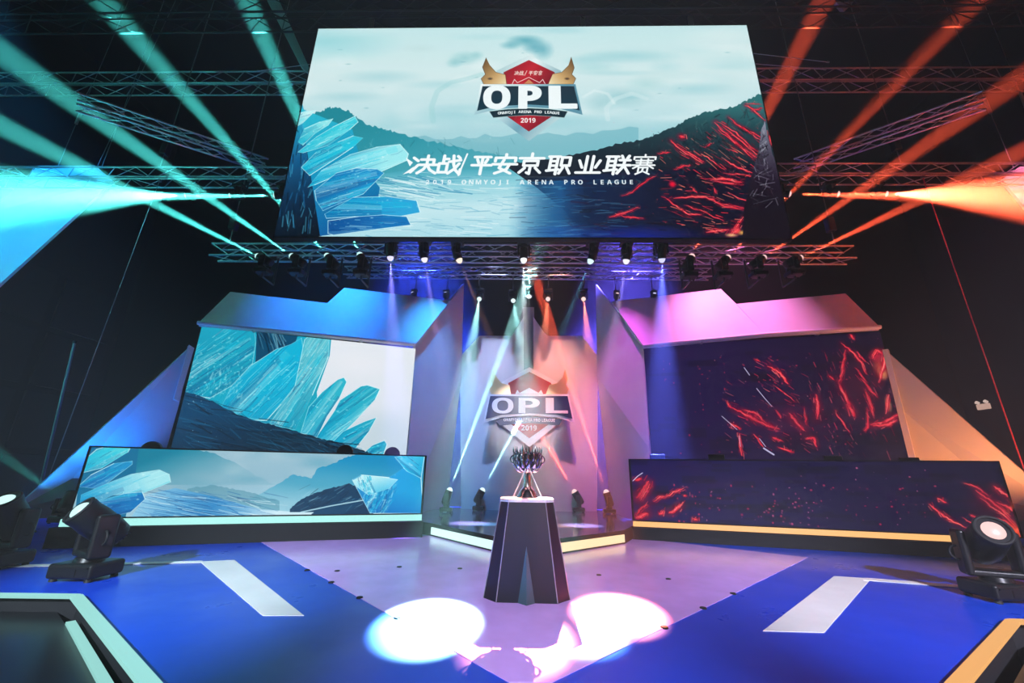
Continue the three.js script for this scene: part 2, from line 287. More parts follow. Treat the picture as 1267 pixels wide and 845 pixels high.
function drawEmblem(A, map) {
  const P = (k) => EMBLEM[k].map(map), S = (v) => v * 0.178;
  A.fill(P('back'), A.grad(map([250, 250]), map([700, 420]), [[0, '#9fc4c9'], [0.5, '#e6f4f4'], [1, '#7aa6b0']]));
  A.fill(P('top'), A.grad(map([300, 250]), map([655, 420]), [[0, '#7c1222'], [0.5, '#c0202f'], [1, '#6e0f1e']]));
  A.line(P('star'), 0.9, '#f0d9d4'); A.fill([[440, 415], [475, 385], [510, 415]].map(map), '#c98a5a');
  A.fill(P('low'), A.grad(map([250, 640]), map([560, 800]), [[0, '#c8e2e6'], [0.5, '#6fa3b5'], [1, '#b9d6da']]));
  A.fill(P('lowRed'), A.grad(map([320, 640]), map([475, 748]), [[0, '#7c1020'], [0.5, '#b81f31'], [1, '#8c1425']]));
  for (const k of ['hornLeft', 'hornRight']) { A.fill(P(k), A.grad(map([k === 'hornLeft' ? 150 : 800, 235]), map([475, 420]), [[0, '#5d4020'], [0.45, '#c9a46c'], [0.7, '#f0dcae'], [1, '#7a5630']])); A.line(P(k), 0.5, '#4d371e'); }
  A.blob(...map([205, 380]), 4, 2, '40,25,20', 0.9); A.blob(...map([742, 380]), 4, 2, '40,25,20', 0.9);
  A.fill(P('ribbon'), '#0e2a35'); A.line(P('ribbon'), 0.6, '#9bb9b5');
  A.fill(P('frame'), A.grad(map([140, 420]), map([300, 632]), [[0, '#f3fbfb'], [0.5, '#bfe0e4'], [1, '#5d93a6']])); A.fill(P('plate'), A.grad(map([475, 432]), map([475, 600]), [[0, '#1b2f3d'], [1, '#0a3444']]));
  for (const [c, u, wide] of [['O', 252, 1.3], ['P', 476, 1.5], ['L', 700, 2.05]]) { const [x, y] = map([u, 511]); A.text(c, x, y, S(212), '#eef8f9', wide, 'bold', 'sans-serif', S(10)); }
  'ONMYOJI ARENA PRO LEAGUE'.split('').forEach((c, i) => { const u = 268 + i * 18; const [x, y] = map([u, 620 - 10 * (1 - Math.pow((u - 475) / 210, 2)) + 4]); A.text(c, x, y, S(27), '#f2fbfb', 1.1); });
  const [yx, yy] = map([470, 672]); A.text('2019', yx, yy, S(44), '#f4f1ee', 1.1);
  ['jue', 'zhan', 'bar', 'ping', 'an', 'jing'].forEach((k, i) => { const [x, y] = map([375 + i * 33, 325]), [x1, y1] = map([405 + i * 33, 356]); hanzi(A, k, x, x1, y, y1, 0.75, '#f2e6d8', 1); });
}

function drawBigScreen(A) {
  const { g, W, H } = A;
  g.fillStyle = A.grad([660, 35], [660, 215], [[0, '#c4e6e8'], [0.35, '#d2e9ea'], [0.65, '#bcdfe4'], [1, '#74bac7']]); g.fillRect(0, 0, W, H);
  for (let k = 0; k < 70; k++) A.blob(rr(350, 960), rr(30, 175), rr(18, 70), rr(4, 14), rnd() < 0.45 ? '243,250,248' : '140,204,212', rr(0.12, 0.42));
  A.blob(395, 55, 110, 26, '100,198,208', 0.4); for (const [x, y, rx, ry, a] of [[470, 95, 60, 10, 0.4], [560, 140, 70, 12, 0.35], [780, 70, 70, 9, 0.4], [860, 110, 60, 10, 0.4], [700, 150, 80, 10, 0.35], [430, 120, 50, 8, 0.35], [640, 100, 40, 20, 0.3]]) A.blob(x, y, rx, ry, '128,196,206', a); A.blob(900, 50, 70, 20, '225,238,238', 0.5);
  // ink-like clouds and swirls
  for (const [x, y, rx, ry, c, a] of [[575, 72, 22, 10, '120,190,196', 0.55], [562, 78, 12, 7, '110,185,192', 0.5], [590, 68, 10, 6, '130,195,200', 0.5], [650, 50, 26, 8, '70,160,175', 0.8], [632, 56, 16, 6, '70,160,175', 0.6], [672, 62, 15, 14, '90,170,185', 0.75], [660, 58, 16, 10, '75,160,178', 0.7], [770, 120, 40, 16, '130,190,197', 0.5], [742, 130, 22, 14, '150,200,206', 0.5], [800, 105, 30, 12, '150,205,208', 0.5], [735, 85, 40, 8, '165,215,218', 0.55], [820, 95, 44, 10, '195,225,226', 0.5], [520, 60, 26, 6, '190,220,220', 0.6]]) A.blob(x, y, rx, ry, c, a);
  A.line([[536, 150], [534, 132], [541, 113], [558, 102], [580, 97], [596, 92]], 7, 'rgba(150,205,210,0.35)');
  A.line([[752, 148], [750, 134], [762, 122], [782, 116], [800, 122]], 6, 'rgba(215,236,238,0.5)'); A.line([[722, 120], [735, 112], [752, 116], [760, 128]], 4, 'rgba(230,244,244,0.4)');
  for (let k = 0; k < 16; k++) A.blob(rr(400, 900), rr(60, 140), rr(2, 5), rr(0.6, 1.4), '60,140,150', 0.35);
  // far ranges
  A.ridge([[380, 170], [470, 168], [560, 172], [640, 165], [700, 168], [790, 158]], 235, 'rgba(110,180,192,0.65)', 3);
  A.ridge([[355, 138], [372, 136], [384, 141], [398, 138], [405, 133], [418, 134], [432, 137], [442, 146], [455, 155], [472, 158], [490, 164], [520, 172], [548, 178], [575, 184], [610, 190], [650, 196]], 262, A.grad([440, 140], [470, 230], [[0, '#1f8796'], [0.5, '#2b93a3'], [1, '#48a5b4']]), 1.6);
  for (let k = 0; k < 60; k++) { const x = rr(440, 640), y = rr(170, 205); A.line([[x, y], [x + rr(-8, 12), y + rr(3, 12)]], rr(0.4, 1.6), rnd() < 0.5 ? 'rgba(10,90,105,0.3)' : 'rgba(130,205,212,0.22)'); }
  // snow and water plain
  A.fill([[430, 222], [520, 208], [640, 212], [720, 222], [720, 300], [380, 300]], A.grad([560, 210], [560, 292], [[0, '#4aa9bb'], [0.25, '#8fd0dc'], [0.6, '#c3e6ec'], [1, '#aadbe6']]));
  for (let k = 0; k < 220; k++) { const x = rr(440, 720), y = rr(212, 292), l = rr(8, 36); A.line([[x, y], [x + l, y + rr(-2, 4)]], rr(0.3, 1.5), ['rgba(240,252,252,0.5)', 'rgba(60,160,190,0.4)', 'rgba(20,120,160,0.3)'][k % 3]); }
  for (let k = 0; k < 60; k++) { const x = rr(445, 545), y = rr(216, 242); A.line([[x, y], [x + rr(20, 44), y + rr(3, 9)]], rr(0.6, 2), k % 2 ? 'rgba(225,247,250,0.55)' : 'rgba(25,120,165,0.45)'); }
  // the dark mountain side and the burnt plain below it
  const ridge = [[628, 203], [660, 200], [700, 193], [735, 186], [765, 178], [795, 173], [815, 166], [838, 155], [852, 146], [868, 140], [888, 136], [912, 131], [928, 122], [940, 117], [990, 112]];
  const rough = A.ridge(ridge, 190, 'rgba(0,0,0,0)', 1.6);
  A.fill([...rough, [990, 310], [730, 310], [700, 262], [664, 232], [628, 207]], A.grad([820, 130], [830, 240], [[0, '#2c6f72'], [0.3, '#1b3c44'], [0.65, '#12202c'], [1, '#0b1226']]));
  A.fill([[640, 222], [990, 200], [990, 310], [600, 310]], A.grad([640, 250], [860, 270], [[0, 'rgba(20,75,120,0)'], [0.3, 'rgba(14,40,78,0.9)'], [1, 'rgba(10,10,34,1)']]));
  A.fill([[640, 226], [720, 222], [730, 300], [600, 300]], A.grad([630, 250], [735, 258], [[0, 'rgba(40,130,180,0)'], [0.6, 'rgba(22,86,140,0.9)'], [1, 'rgba(14,44,86,0)']]));
  for (let k = 0; k < 140; k++) { const x = rr(630, 760), y = rr(222, 292); A.line([[x, y], [x + rr(6, 30), y + rr(-3, 2)]], rr(0.4, 1.6), ['rgba(90,180,215,0.3)', 'rgba(8,30,60,0.4)', 'rgba(130,205,225,0.22)'][k % 3]); }
  for (let k = 0; k < 260; k++) { const x = rr(760, 950), t = (x - 700) / 240, y = rr(196 - 70 * t, 225); A.line([[x, y], [x + rr(-6, 8), y + rr(2, 8)]], rr(0.5, 2), ['rgba(20,30,40,0.4)', 'rgba(70,120,118,0.3)', 'rgba(120,60,70,0.22)', 'rgba(8,16,26,0.45)'][k % 4]); }
  for (let k = 0; k < 150; k++) { const x = rr(700, 940), y = rr(205, 292); A.line([[x, y], [x + rr(4, 22), y + rr(-3, 5)]], rr(0.5, 2.4), ['rgba(6,8,20,0.55)', 'rgba(60,14,40,0.4)', 'rgba(24,40,66,0.4)'][k % 3]); }
  A.blob(790, 292, 90, 16, '20,40,190', 0.55); A.blob(700, 288, 60, 14, '30,90,190', 0.4);
  // glowing rock
  const L = (list, w, h) => A.lava(list.map(([x, y]) => [740 + 0.2248 * x, 110 + 0.2248 * y]), w, h);
  for (const [p, w, h] of [
    [[[640, 185], [720, 260], [800, 330], [880, 380]], 2.6, 0.7], [[[655, 180], [760, 240], [840, 320], [890, 350]], 2.2, 0.6], [[[715, 155], [780, 205], [850, 250], [905, 290]], 2.0, 0.9], [[[745, 185], [820, 230], [905, 270]], 2.4, 0.5], [[[660, 230], [760, 300], [850, 380]], 2, 0.5], [[[690, 210], [790, 290], [895, 375]], 2.4, 0.4],
    [[[400, 285], [440, 325], [520, 375], [575, 408]], 2.8, 0.8], [[[450, 330], [520, 365], [580, 400]], 2, 0.6], [[[575, 360], [640, 405], [695, 445]], 1.6, 0.7], [[[700, 395], [770, 435], [855, 465]], 2.4, 0.7], [[[420, 445], [470, 425], [515, 420]], 1.6, 0.4], [[[620, 500], [700, 495], [790, 515]], 3, 0.8], [[[640, 510], [720, 520], [780, 520]], 2, 0.8], [[[690, 465], [780, 470], [880, 490]], 1.6, 0.5],
    [[[365, 595], [430, 645], [500, 690], [570, 690]], 2.4, 0.6], [[[410, 605], [500, 595], [590, 595], [690, 635], [800, 655]], 2.6, 0.7], [[[480, 640], [560, 670], [690, 725]], 1.8, 0.5], [[[620, 610], [700, 650], [790, 660]], 2, 0.4], [[[710, 570], [770, 600], [835, 620]], 1.4, 0.8], [[[505, 535], [545, 575]], 1.4, 0.5], [[[640, 545], [650, 575]], 1.4, 0.4],
    [[[595, 790], [660, 780], [720, 775]], 2.6, 1], [[[720, 805], [760, 760], [800, 705]], 3, 1], [[[740, 800], [775, 770]], 3.5, 0.9], [[[60, 705], [130, 690], [220, 650]], 2, 0.5], [[[120, 700], [180, 705], [250, 712]], 1.6, 0.4], [[[130, 590], [200, 560], [270, 500], [310, 480]], 1.6, 0.2], [[[810, 90], [850, 110], [920, 175]], 2.2, 0.8], [[[815, 85], [900, 85]], 1, 0.7], [[[450, 260], [475, 268]], 3, 0.4], [[[330, 355], [400, 350]], 1.6, 0.3], [[[940, 240], [960, 320]], 1.8, 0.3], [[[845, 120], [905, 105]], 1.4, 0.4], [[[590, 320], [625, 300]], 1.2, 0.5], [[[720, 335], [770, 350]], 1.2, 0.5]]) L(p, w, h);
  for (let k = 0; k < 300; k++) { const x = rr(815, 938), y = rr(145 + Math.abs(x - 900) * 0.5, 285), l = rr(3, 14), a = y < 215 ? rr(0.4, 0.9) : rr(-0.1, 0.5); A.line([[x, y], [x + l, y + l * a]], rr(0.3, 1.2), ['rgba(235,40,60,0.85)', 'rgba(150,14,36,0.8)', 'rgba(255,130,105,0.75)', 'rgba(10,6,14,0.85)', 'rgba(10,6,14,0.7)'][k % 5]); }
  A.blob(918, 288, 8, 4, '255,190,90', 0.9); A.blob(905, 291, 10, 3, '255,215,140', 0.9); A.blob(912, 284, 5, 6, '255,70,80', 0.8);
  A.sparks(46, 740, 940, 150, 290, '255,70,80', 0.3, 1.1); A.blob(832, 228, 6.5, 6, '230,10,50', 1); A.blob(832, 228, 4, 3.6, '235,15,55', 1);
  // the cliff at the right edge
  A.ridge([[920, 262], [930, 216], [938, 190], [942, 160], [946, 150], [950, 170], [958, 196], [966, 220], [995, 262]], 310, A.grad([945, 150], [945, 250], [[0, '#8d93a5'], [0.35, '#4d4a5c'], [0.75, '#1a0c20'], [1, '#100616']]), 2);
  for (let k = 0; k < 90; k++) { const y = rr(158, 250), s = (y - 150) * 0.28; A.line([[944 + rr(-s, s) * 0.7, y], [944 + rr(-s, s) * 0.7, y + rr(2, 9)]], rr(0.3, 1.2), k % 2 ? 'rgba(200,205,215,0.35)' : 'rgba(10,6,16,0.6)'); }
  A.fill([[916, 310], [922, 268], [990, 255], [1000, 310]], 'rgba(16,6,20,0.92)');
  // ice on the left
  const I = (list, c0, c1, n) => A.crystal(list.map(([x, y]) => [350 + 0.207 * x, 120 + 0.207 * y]), c0, c1, n);
  A.fill([[337, 300], [352, 215], [362, 160], [374, 128], [392, 200], [398, 292]], A.grad([362, 150], [372, 292], [[0, '#23a3c4'], [0.35, '#0e5c8c'], [0.7, '#062b4a'], [1, '#03101f']]));
  for (let k = 0; k < 80; k++) { const y = rr(150, 285), x = rr(346, 392) + (y < 190 ? 8 : 0); A.line([[x, y], [x + rr(-4, 4), y + rr(6, 18)]], rr(0.4, 1.8), ['rgba(90,205,235,0.4)', 'rgba(2,16,32,0.6)', 'rgba(30,130,190,0.4)'][k % 3]); }
  A.fill([[372, 134], [436, 160], [448, 205], [470, 232], [462, 284], [396, 292]], A.grad([380, 140], [430, 290], [[0, '#2bbad0'], [0.5, '#0f94bf'], [1, '#0a5a9c']]));
  I([[60, 110], [140, 85], [195, 82], [120, 155], [80, 180]], '#79d9e2', '#c9f4f4', 14);
  I([[90, 270], [130, 190], [220, 150], [300, 130], [270, 170], [190, 220], [120, 290]], '#22b5cf', '#8fe6ea', 24);
  I([[90, 330], [200, 240], [300, 180], [430, 115], [450, 150], [400, 195], [270, 290], [120, 335]], '#19b6d2', '#3fd0e0', 30);
  I([[110, 420], [200, 330], [330, 270], [420, 232], [480, 245], [420, 300], [330, 360], [160, 470]], '#13a3c8', '#2fc2da', 30);
  I([[150, 540], [230, 440], [400, 345], [560, 300], [700, 283], [750, 340], [740, 380], [590, 445], [420, 430], [190, 525]], '#0fa6cf', '#9be9ef', 60);
  I([[190, 560], [320, 455], [440, 425], [560, 430], [605, 455], [480, 580], [330, 640], [240, 680], [200, 620]], '#0a6fae', '#1e8fca', 40);
  I([[250, 700], [420, 600], [620, 595], [800, 620], [821, 690], [640, 725], [430, 715], [260, 725]], '#0b8cc6', '#2aa5d8', 40);
  I([[270, 740], [450, 715], [600, 705], [740, 715], [765, 765], [560, 790], [300, 825], [270, 815]], '#074f94', '#1273b8', 34);
  A.sparks(60, 365, 640, 90, 290, '225,250,252', 0.3, 1.0); A.sparks(26, 380, 900, 60, 170, '235,250,250', 0.4, 1.2);
  // emblem and lettering
  drawEmblem(A, ([x, y]) => [570 + x * 0.1775, 30 + y * 0.1775]);
  const white = '#f4fbfc';
  for (const [k, x0, x1] of [['jue', 509, 541], ['zhan', 541, 571], ['bar', 566, 582], ['ping', 583, 609], ['an', 609, 640], ['jing', 640, 673], ['zhi', 677, 707], ['ye', 713, 745], ['lian', 748, 780], ['sai', 781, 812]]) hanzi(A, k, x0, x1, 191.5, 215.5, k === 'sai' ? 2.5 : k === 'bar' ? 2.2 : 3.9, white, 5);
  A.fill([[502, 195], [511, 201], [507, 206]], white); A.fill([[498, 216], [512, 206], [509, 213]], white); A.line([[536, 219], [700, 219]], 0.3, 'rgba(240,250,252,0.5)');
  '2019 ONMYOJI ARENA PRO LEAGUE'.split('').forEach((c, i) => A.text(c, 529 + i * 9, 225.6, 7.4, 'rgba(236,248,250,0.95)', 1.25));
}
function drawIceWall(A) {
  const { g, W, H } = A;
  g.fillStyle = A.grad([440, 410], [440, 560], [[0, '#e6ecf2'], [0.6, '#dfe6ee'], [1, '#c4d6de']]); g.fillRect(0, 0, W, H);
  A.blob(470, 530, 40, 26, '185,208,220', 0.5); A.blob(445, 450, 50, 20, '240,240,246', 0.5);
  const I = (list, c0, c1, n) => A.crystal(list.map(([x, y]) => [360 + 0.2013 * x, 395 + 0.2013 * y]), c0, c1, n);
  const J = (list, c0, c1, n) => A.crystal(list.map(([x, y]) => [205 + 0.1953 * x, 395 + 0.1953 * y]), c0, c1, n);
  A.fill([[200, 395], [412, 395], [408, 440], [392, 485], [400, 580], [200, 580]], A.grad([250, 410], [390, 500], [[0, '#1596b4'], [0.5, '#11abc8'], [1, '#1aa7c0']]));
  A.fill([[318, 405], [372, 405], [365, 425], [352, 432], [316, 448]], '#0b4a6c'); for (let k = 0; k < 26; k++) { const x = rr(316, 364); A.line([[x, 408], [x + rr(4, 12), rr(420, 446)]], rr(0.6, 2), k % 2 ? 'rgba(150,210,225,0.35)' : 'rgba(3,24,46,0.5)'); }
  J([[100, 470], [150, 120], [210, 20], [560, 50], [570, 150], [550, 280], [420, 420], [280, 500]], '#0e8fae', '#17a6c2', 80);
  J([[320, 620], [420, 420], [545, 290], [700, 190], [790, 160], [860, 120], [900, 330], [640, 640], [480, 620]], '#0aa0c6', '#0fb4d8', 70);
  J([[540, 640], [640, 640], [730, 540], [820, 420], [880, 130], [960, 60], [1040, 75], [1030, 240], [930, 480], [820, 700]], '#1297b8', '#5cc3d2', 110);
  for (let k = 0; k < 90; k++) A.blob(rr(255, 300), rr(455, 492), rr(0.5, 2.2), rr(1, 5), '190,235,238', rr(0.2, 0.6));
  I([[60, 700], [110, 540], [190, 450], [290, 370], [325, 358], [342, 385], [300, 480], [220, 600], [160, 725]], '#0c9fc2', '#2bb6cc', 34);
  I([[160, 720], [270, 560], [300, 500], [430, 412], [470, 405], [548, 430], [520, 490], [400, 620], [300, 720], [250, 770]], '#0aa2c8', '#29b2c9', 44);
  I([[240, 770], [320, 690], [450, 630], [525, 605], [480, 690], [400, 790], [330, 830]], '#0c9cc4', '#1ba8c6', 20);
  I([[440, 830], [500, 775], [575, 745], [590, 770], [570, 830], [500, 850]], '#0d93bf', '#1ba8c6', 10);
  A.ridge([[200, 478], [226, 483], [250, 491], [270, 500], [295, 514], [320, 521], [345, 528], [370, 535], [395, 542], [420, 548], [445, 556], [460, 561]], 600, A.grad([280, 500], [300, 560], [[0, '#0a4268'], [0.6, '#07314f'], [1, '#0a2a40']]), 1);
  for (let k = 0; k < 170; k++) { const x = rr(206, 440), y = rr(486 + Math.max(0, x - 230) * 0.33, 566); A.line([[x, y], [x + rr(10, 40), y + rr(3, 14)]], rr(0.4, 1.8), ['rgba(40,130,175,0.3)', 'rgba(2,14,30,0.45)', 'rgba(20,90,120,0.35)'][k % 3]); }
  A.sparks(70, 225, 420, 410, 550, '215,248,250', 0.25, 0.9); A.sparks(20, 228, 260, 465, 500, '225,250,252', 0.4, 1.3);
}
function drawIceDesk(A) {
  const { g, W, H } = A;
  g.fillStyle = A.grad([300, 552], [300, 640], [[0, '#9fc3d2'], [0.5, '#8fb9ca'], [1, '#a8d4e4']]); g.fillRect(0, 0, W, H);
  for (let k = 0; k < 50; k++) A.blob(rr(200, 480), rr(552, 630), rr(12, 40), rr(5, 14), k % 2 ? '190,214,222' : '90,165,188', rr(0.15, 0.4));
  A.ridge([[150, 556], [190, 553], [240, 556], [262, 560], [285, 570], [300, 578], [318, 590], [340, 600]], 600, A.grad([220, 555], [250, 600], [[0, '#0f7f9c'], [1, 'rgba(90,160,180,0.2)']]), 1);
  A.ridge([[290, 625], [320, 612], [345, 598], [362, 587], [385, 592], [392, 580], [410, 574], [428, 566], [440, 562], [480, 563], [530, 566]], 645, A.grad([400, 565], [380, 640], [[0, '#138fc0'], [0.5, 'rgba(60,160,190,0.75)'], [1, 'rgba(150,200,214,0.3)']]), 1);
  A.ridge([[230, 605], [262, 600], [290, 606], [318, 612], [345, 620]], 640, 'rgba(60,130,150,0.45)', 1.5);
  A.fill([[160, 640], [180, 612], [215, 604], [260, 614], [320, 630], [365, 634], [530, 636], [530, 652], [160, 652]], A.grad([180, 610], [340, 640], [[0, '#8ecbe8'], [0.5, '#2b86c2'], [1, '#c8e6f0']]));
  for (let k = 0; k < 120; k++) { const x = rr(165, 330), y = rr(606, 642); A.line([[x, y], [x + rr(12, 40), y + rr(2, 8)]], rr(0.4, 1.6), ['rgba(225,246,250,0.5)', 'rgba(10,90,160,0.45)', 'rgba(20,60,110,0.3)'][k % 3]); }
  A.ridge([[358, 630], [372, 618], [390, 610], [410, 604], [432, 598], [450, 606], [465, 612]], 634, '#0c3b5c', 0.8); A.ridge([[385, 636], [400, 626], [420, 620], [440, 616], [460, 622]], 639, '#0d4266', 0.8); A.ridge([[425, 637], [440, 626], [452, 622], [462, 632]], 640, '#0b385a', 0.6);
  for (let k = 0; k < 50; k++) { const x = rr(365, 455), y = rr(604, 634); A.line([[x, y], [x + rr(6, 14), y - rr(3, 8)]], rr(0.4, 1.2), k % 2 ? 'rgba(170,215,228,0.35)' : 'rgba(2,20,40,0.4)'); }
  A.line([[372, 634], [410, 626], [455, 618]], 2.2, 'rgba(190,228,238,0.8)');
  const I = (list, c0, c1, n) => A.crystal(list.map(([x, y]) => [85 + 0.1776 * x, 545 + 0.1776 * y]), c0, c1, n), J = (list, c0, c1, n) => A.crystal(list.map(([x, y]) => [300 + 0.1815 * x, 550 + 0.1815 * y]), c0, c1, n);
  A.fill([[88, 652], [100, 548], [170, 552], [165, 590], [150, 652]], '#0c6f9a');
  I([[60, 230], [110, 120], [180, 60], [260, 38], [420, 45], [400, 80], [300, 140], [220, 190]], '#12a7cf', '#4fd3e2', 26);
  I([[50, 320], [140, 240], [300, 160], [430, 142], [430, 165], [330, 240], [200, 340]], '#0a6cb4', '#1b93cc', 24);
  I([[60, 480], [70, 380], [250, 300], [420, 235], [620, 203], [690, 235], [700, 290], [500, 370], [300, 380], [100, 465]], '#0c9ad2', '#a5e8f0', 44);
  I([[80, 500], [200, 420], [380, 370], [500, 360], [520, 410], [420, 500], [250, 540], [100, 540]], '#0752a0', '#0f78bf', 24);
  J([[870, 470], [780, 300], [750, 240], [810, 208], [1000, 225], [1100, 160], [1220, 230], [1235, 470]], '#0a72bd', '#1aa3da', 60);
  J([[860, 345], [780, 290], [750, 245], [820, 208], [960, 222], [1060, 240], [1000, 300]], '#57c6e6', '#b9eef4', 40);
  J([[1220, 230], [1120, 180], [1040, 85], [1130, 68], [1245, 72]], '#1aa8dc', '#48c8ea', 14);
  A.sparks(40, 95, 520, 555, 640, '225,250,252', 0.25, 0.8);
}
function emberGround(A, c0, c1) {
  const { g, W, H } = A; const s = g.createLinearGradient(0, 0, W, 0); s.addColorStop(0, c0); s.addColorStop(1, c1); g.fillStyle = s; g.fillRect(0, 0, W, H);
  for (let k = 0; k < 160; k++) { g.fillStyle = k % 2 ? 'rgba(60,16,70,0.12)' : 'rgba(4,2,14,0.25)'; const w = rr(20, 180); g.fillRect(rr(-50, W), rr(0, H), w, w * rr(0.1, 0.4)); }
}
function drawEmberWall(A) {
  emberGround(A, '#1d1248', '#150a24');
  const L = (list, w, h) => A.lava(list.map(([x, y]) => [860 + 0.221 * x, 400 + 0.221 * y]), w, h);
  for (const [p, w, h] of [
    [[[410, 240], [460, 265], [490, 300], [520, 340]], 3.2, 0.5], [[[440, 350], [500, 390], [555, 435]], 1.6, 0.5], [[[820, 110], [880, 160], [930, 220], [960, 285]], 2.8, 0.5], [[[845, 150], [830, 220], [820, 290], [805, 340]], 2.2, 0.4], [[[805, 340], [840, 410], [880, 500]], 3.6, 0.7], [[[860, 460], [890, 520]], 4, 0.4],
    [[[675, 400], [690, 460], [682, 535]], 3.8, 0.5], [[[530, 505], [570, 560], [610, 600]], 4.2, 0.5], [[[610, 480], [625, 570]], 1.8, 0.3], [[[785, 490], [820, 550], [865, 610]], 1.8, 0.7], [[[930, 310], [980, 370], [1020, 415]], 2.2, 0.4], [[[950, 370], [985, 450], [995, 515]], 2.8, 0.5], [[[965, 480], [970, 580], [945, 600]], 2, 0.3],
    [[[985, 570], [1060, 555], [1135, 515]], 4.2, 0.6], [[[1000, 575], [1080, 570], [1130, 540]], 3, 0.5], [[[210, 475], [280, 510], [350, 545], [470, 590]], 4, 0.45], [[[270, 485], [340, 500], [400, 560]], 2.6, 0.4], [[[300, 525], [400, 570], [450, 590]], 2.4, 0.3], [[[175, 435], [200, 475]], 1.8, 0.3], [[[200, 560], [250, 590]], 3, 0.3], [[[330, 620], [380, 690]], 2, 0.4], [[[245, 625], [262, 740]], 2.4, 0.4], [[[430, 640], [490, 660]], 2.6, 0.3], [[[470, 700], [550, 720]], 2.6, 0.3], [[[620, 650], [665, 640], [680, 690]], 3, 0.2], [[[455, 490], [480, 530]], 2, 0.2], [[[870, 60], [885, 90]], 2.4, 0.2], [[[335, 200], [365, 215]], 1.4, 0.1], [[[750, 295], [775, 315]], 2, 0.2], [[[900, 250], [960, 330]], 1.6, 0.3], [[[905, 165], [955, 215]], 1.8, 0.3]]) L(p, w, h);
  const W2 = (list, w) => A.line(list.map(([x, y]) => [860 + 0.221 * x, 400 + 0.221 * y]), w, 'rgba(205,200,235,0.9)');
  W2([[275, 248], [305, 290]], 1); W2([[345, 365], [390, 420], [430, 465]], 1); W2([[150, 520], [195, 560], [235, 595]], 0.9); W2([[245, 630], [255, 690]], 0.7); W2([[385, 700], [440, 735]], 2.2); W2([[360, 645], [395, 690]], 1);
  A.blob(1090, 455, 14, 18, '255,90,60', 0.8); A.blob(1092, 462, 7, 10, '255,200,110', 0.95); A.blob(1099, 500, 5, 12, '255,190,110', 0.9); A.blob(1085, 440, 12, 10, '240,40,70', 0.7); L([[1030, 330], [1060, 220], [1070, 160]], 4, 0.9); L([[990, 200], [1020, 150], [1050, 170]], 3.4, 0.4); L([[1065, 510], [1085, 400]], 3, 1);
  for (let k = 0; k < 170; k++) { const x = rr(895, 1110), y = rr(430 + Math.max(0, 1000 - x) * 0.25, 560), l = rr(2, 12), a = x < 1000 ? rr(0.3, 0.8) : rr(1, 3); A.line([[x, y], [x + l / Math.hypot(1, a), y + l * a / Math.hypot(1, a)]], rr(0.3, 1.0), ['rgba(230,30,70,0.75)', 'rgba(140,10,44,0.8)', 'rgba(255,110,120,0.6)'][k % 3]); }
  A.sparks(110, 820, 1120, 440, 562, '235,40,85', 0.8, 2.0); A.sparks(30, 870, 1110, 410, 560, '255,160,170', 0.6, 1.2); A.blob(980, 520, 90, 40, '110,6,50', 0.35); A.blob(1060, 480, 50, 60, '120,6,40', 0.35);
}
function drawEmberDesk(A) {
  emberGround(A, '#1b1152', '#10082a');
  const L = (list, w, h) => A.lava(list.map(([x, y]) => [780 + 0.1736 * x, 540 + 0.1736 * y]), w, h), R = (list, w, h) => A.lava(list.map(([x, y]) => [1080 + 0.1776 * x, 540 + 0.1776 * y]), w, h);
  for (const [p, w, h] of [[[[45, 440], [90, 390], [130, 320]], 5, 0.4], [[[65, 460], [110, 400], [140, 340]], 3.4, 0.6], [[[165, 470], [210, 430], [250, 430]], 2.6, 0.8], [[[260, 430], [310, 400], [380, 370]], 2.4, 0.8], [[[275, 550], [330, 520], [365, 485]], 4, 0.6], [[[205, 560], [240, 530]], 3, 0.4], [[[40, 585], [90, 565], [125, 550]], 4.4, 0.7], [[[45, 560], [80, 510], [125, 490]], 2.4, 0.2], [[[30, 310], [75, 300]], 3, 0.3], [[[380, 430], [400, 420]], 1.6, 0.1], [[[455, 600], [475, 590]], 3, 0.3]]) L(p, w, h);
  A.line([[783, 595], [789, 589], [795, 585]], 1.2, 'rgba(225,215,245,0.9)');
  for (const [p, w, h] of [[[[655, 325], [740, 350], [820, 410]], 2.4, 0.9], [[[735, 375], [830, 440], [930, 520], [1000, 600]], 4, 0.6], [[[770, 430], [860, 500], [950, 560], [1020, 640]], 3, 0.9], [[[860, 345], [920, 385], [990, 435]], 4.2, 0.6], [[[880, 460], [960, 490], [1025, 545]], 2.6, 0.5], [[[410, 470], [460, 520], [530, 560]], 2.6, 0.4], [[[480, 535], [560, 590], [670, 640]], 3.6, 0.8], [[[470, 435], [525, 460]], 3.2, 0.4], [[[645, 570], [720, 620], [800, 685]], 1.8, 0.8], [[[700, 545], [740, 570]], 2, 0.3], [[[810, 625], [880, 660], [980, 700]], 2.8, 0.5], [[[890, 570], [960, 600], [1040, 680]], 2.6, 0.7], [[[980, 690], [1053, 640]], 6, 0.6]]) R(p, w, h);
  A.blob(1262, 660, 22, 18, '255,90,40', 0.8);
  A.sparks(70, 800, 1160, 600, 652, '240,40,90', 1.0, 2.6); A.sparks(40, 790, 1150, 580, 650, '250,140,175', 0.7, 1.6); A.sparks(26, 940, 1010, 610, 650, '255,110,150', 1.0, 2.4); A.blob(1230, 625, 40, 30, '130,10,40', 0.4); A.blob(800, 620, 30, 26, '120,8,50', 0.4); A.blob(1062, 579, 2, 1.6, '255,130,160', 1); A.blob(1128, 590, 2, 1.4, '255,110,140', 1);
}
const screenMaterial = (tex, k = 1.15) => new THREE.MeshPhysicalMaterial({ color: lin(0.05, 0.05, 0.05), map: tex, roughness: 0.5, specularIntensity: 0.25, emissive: 0xffffff, emissiveMap: tex, emissiveIntensity: k / EX });
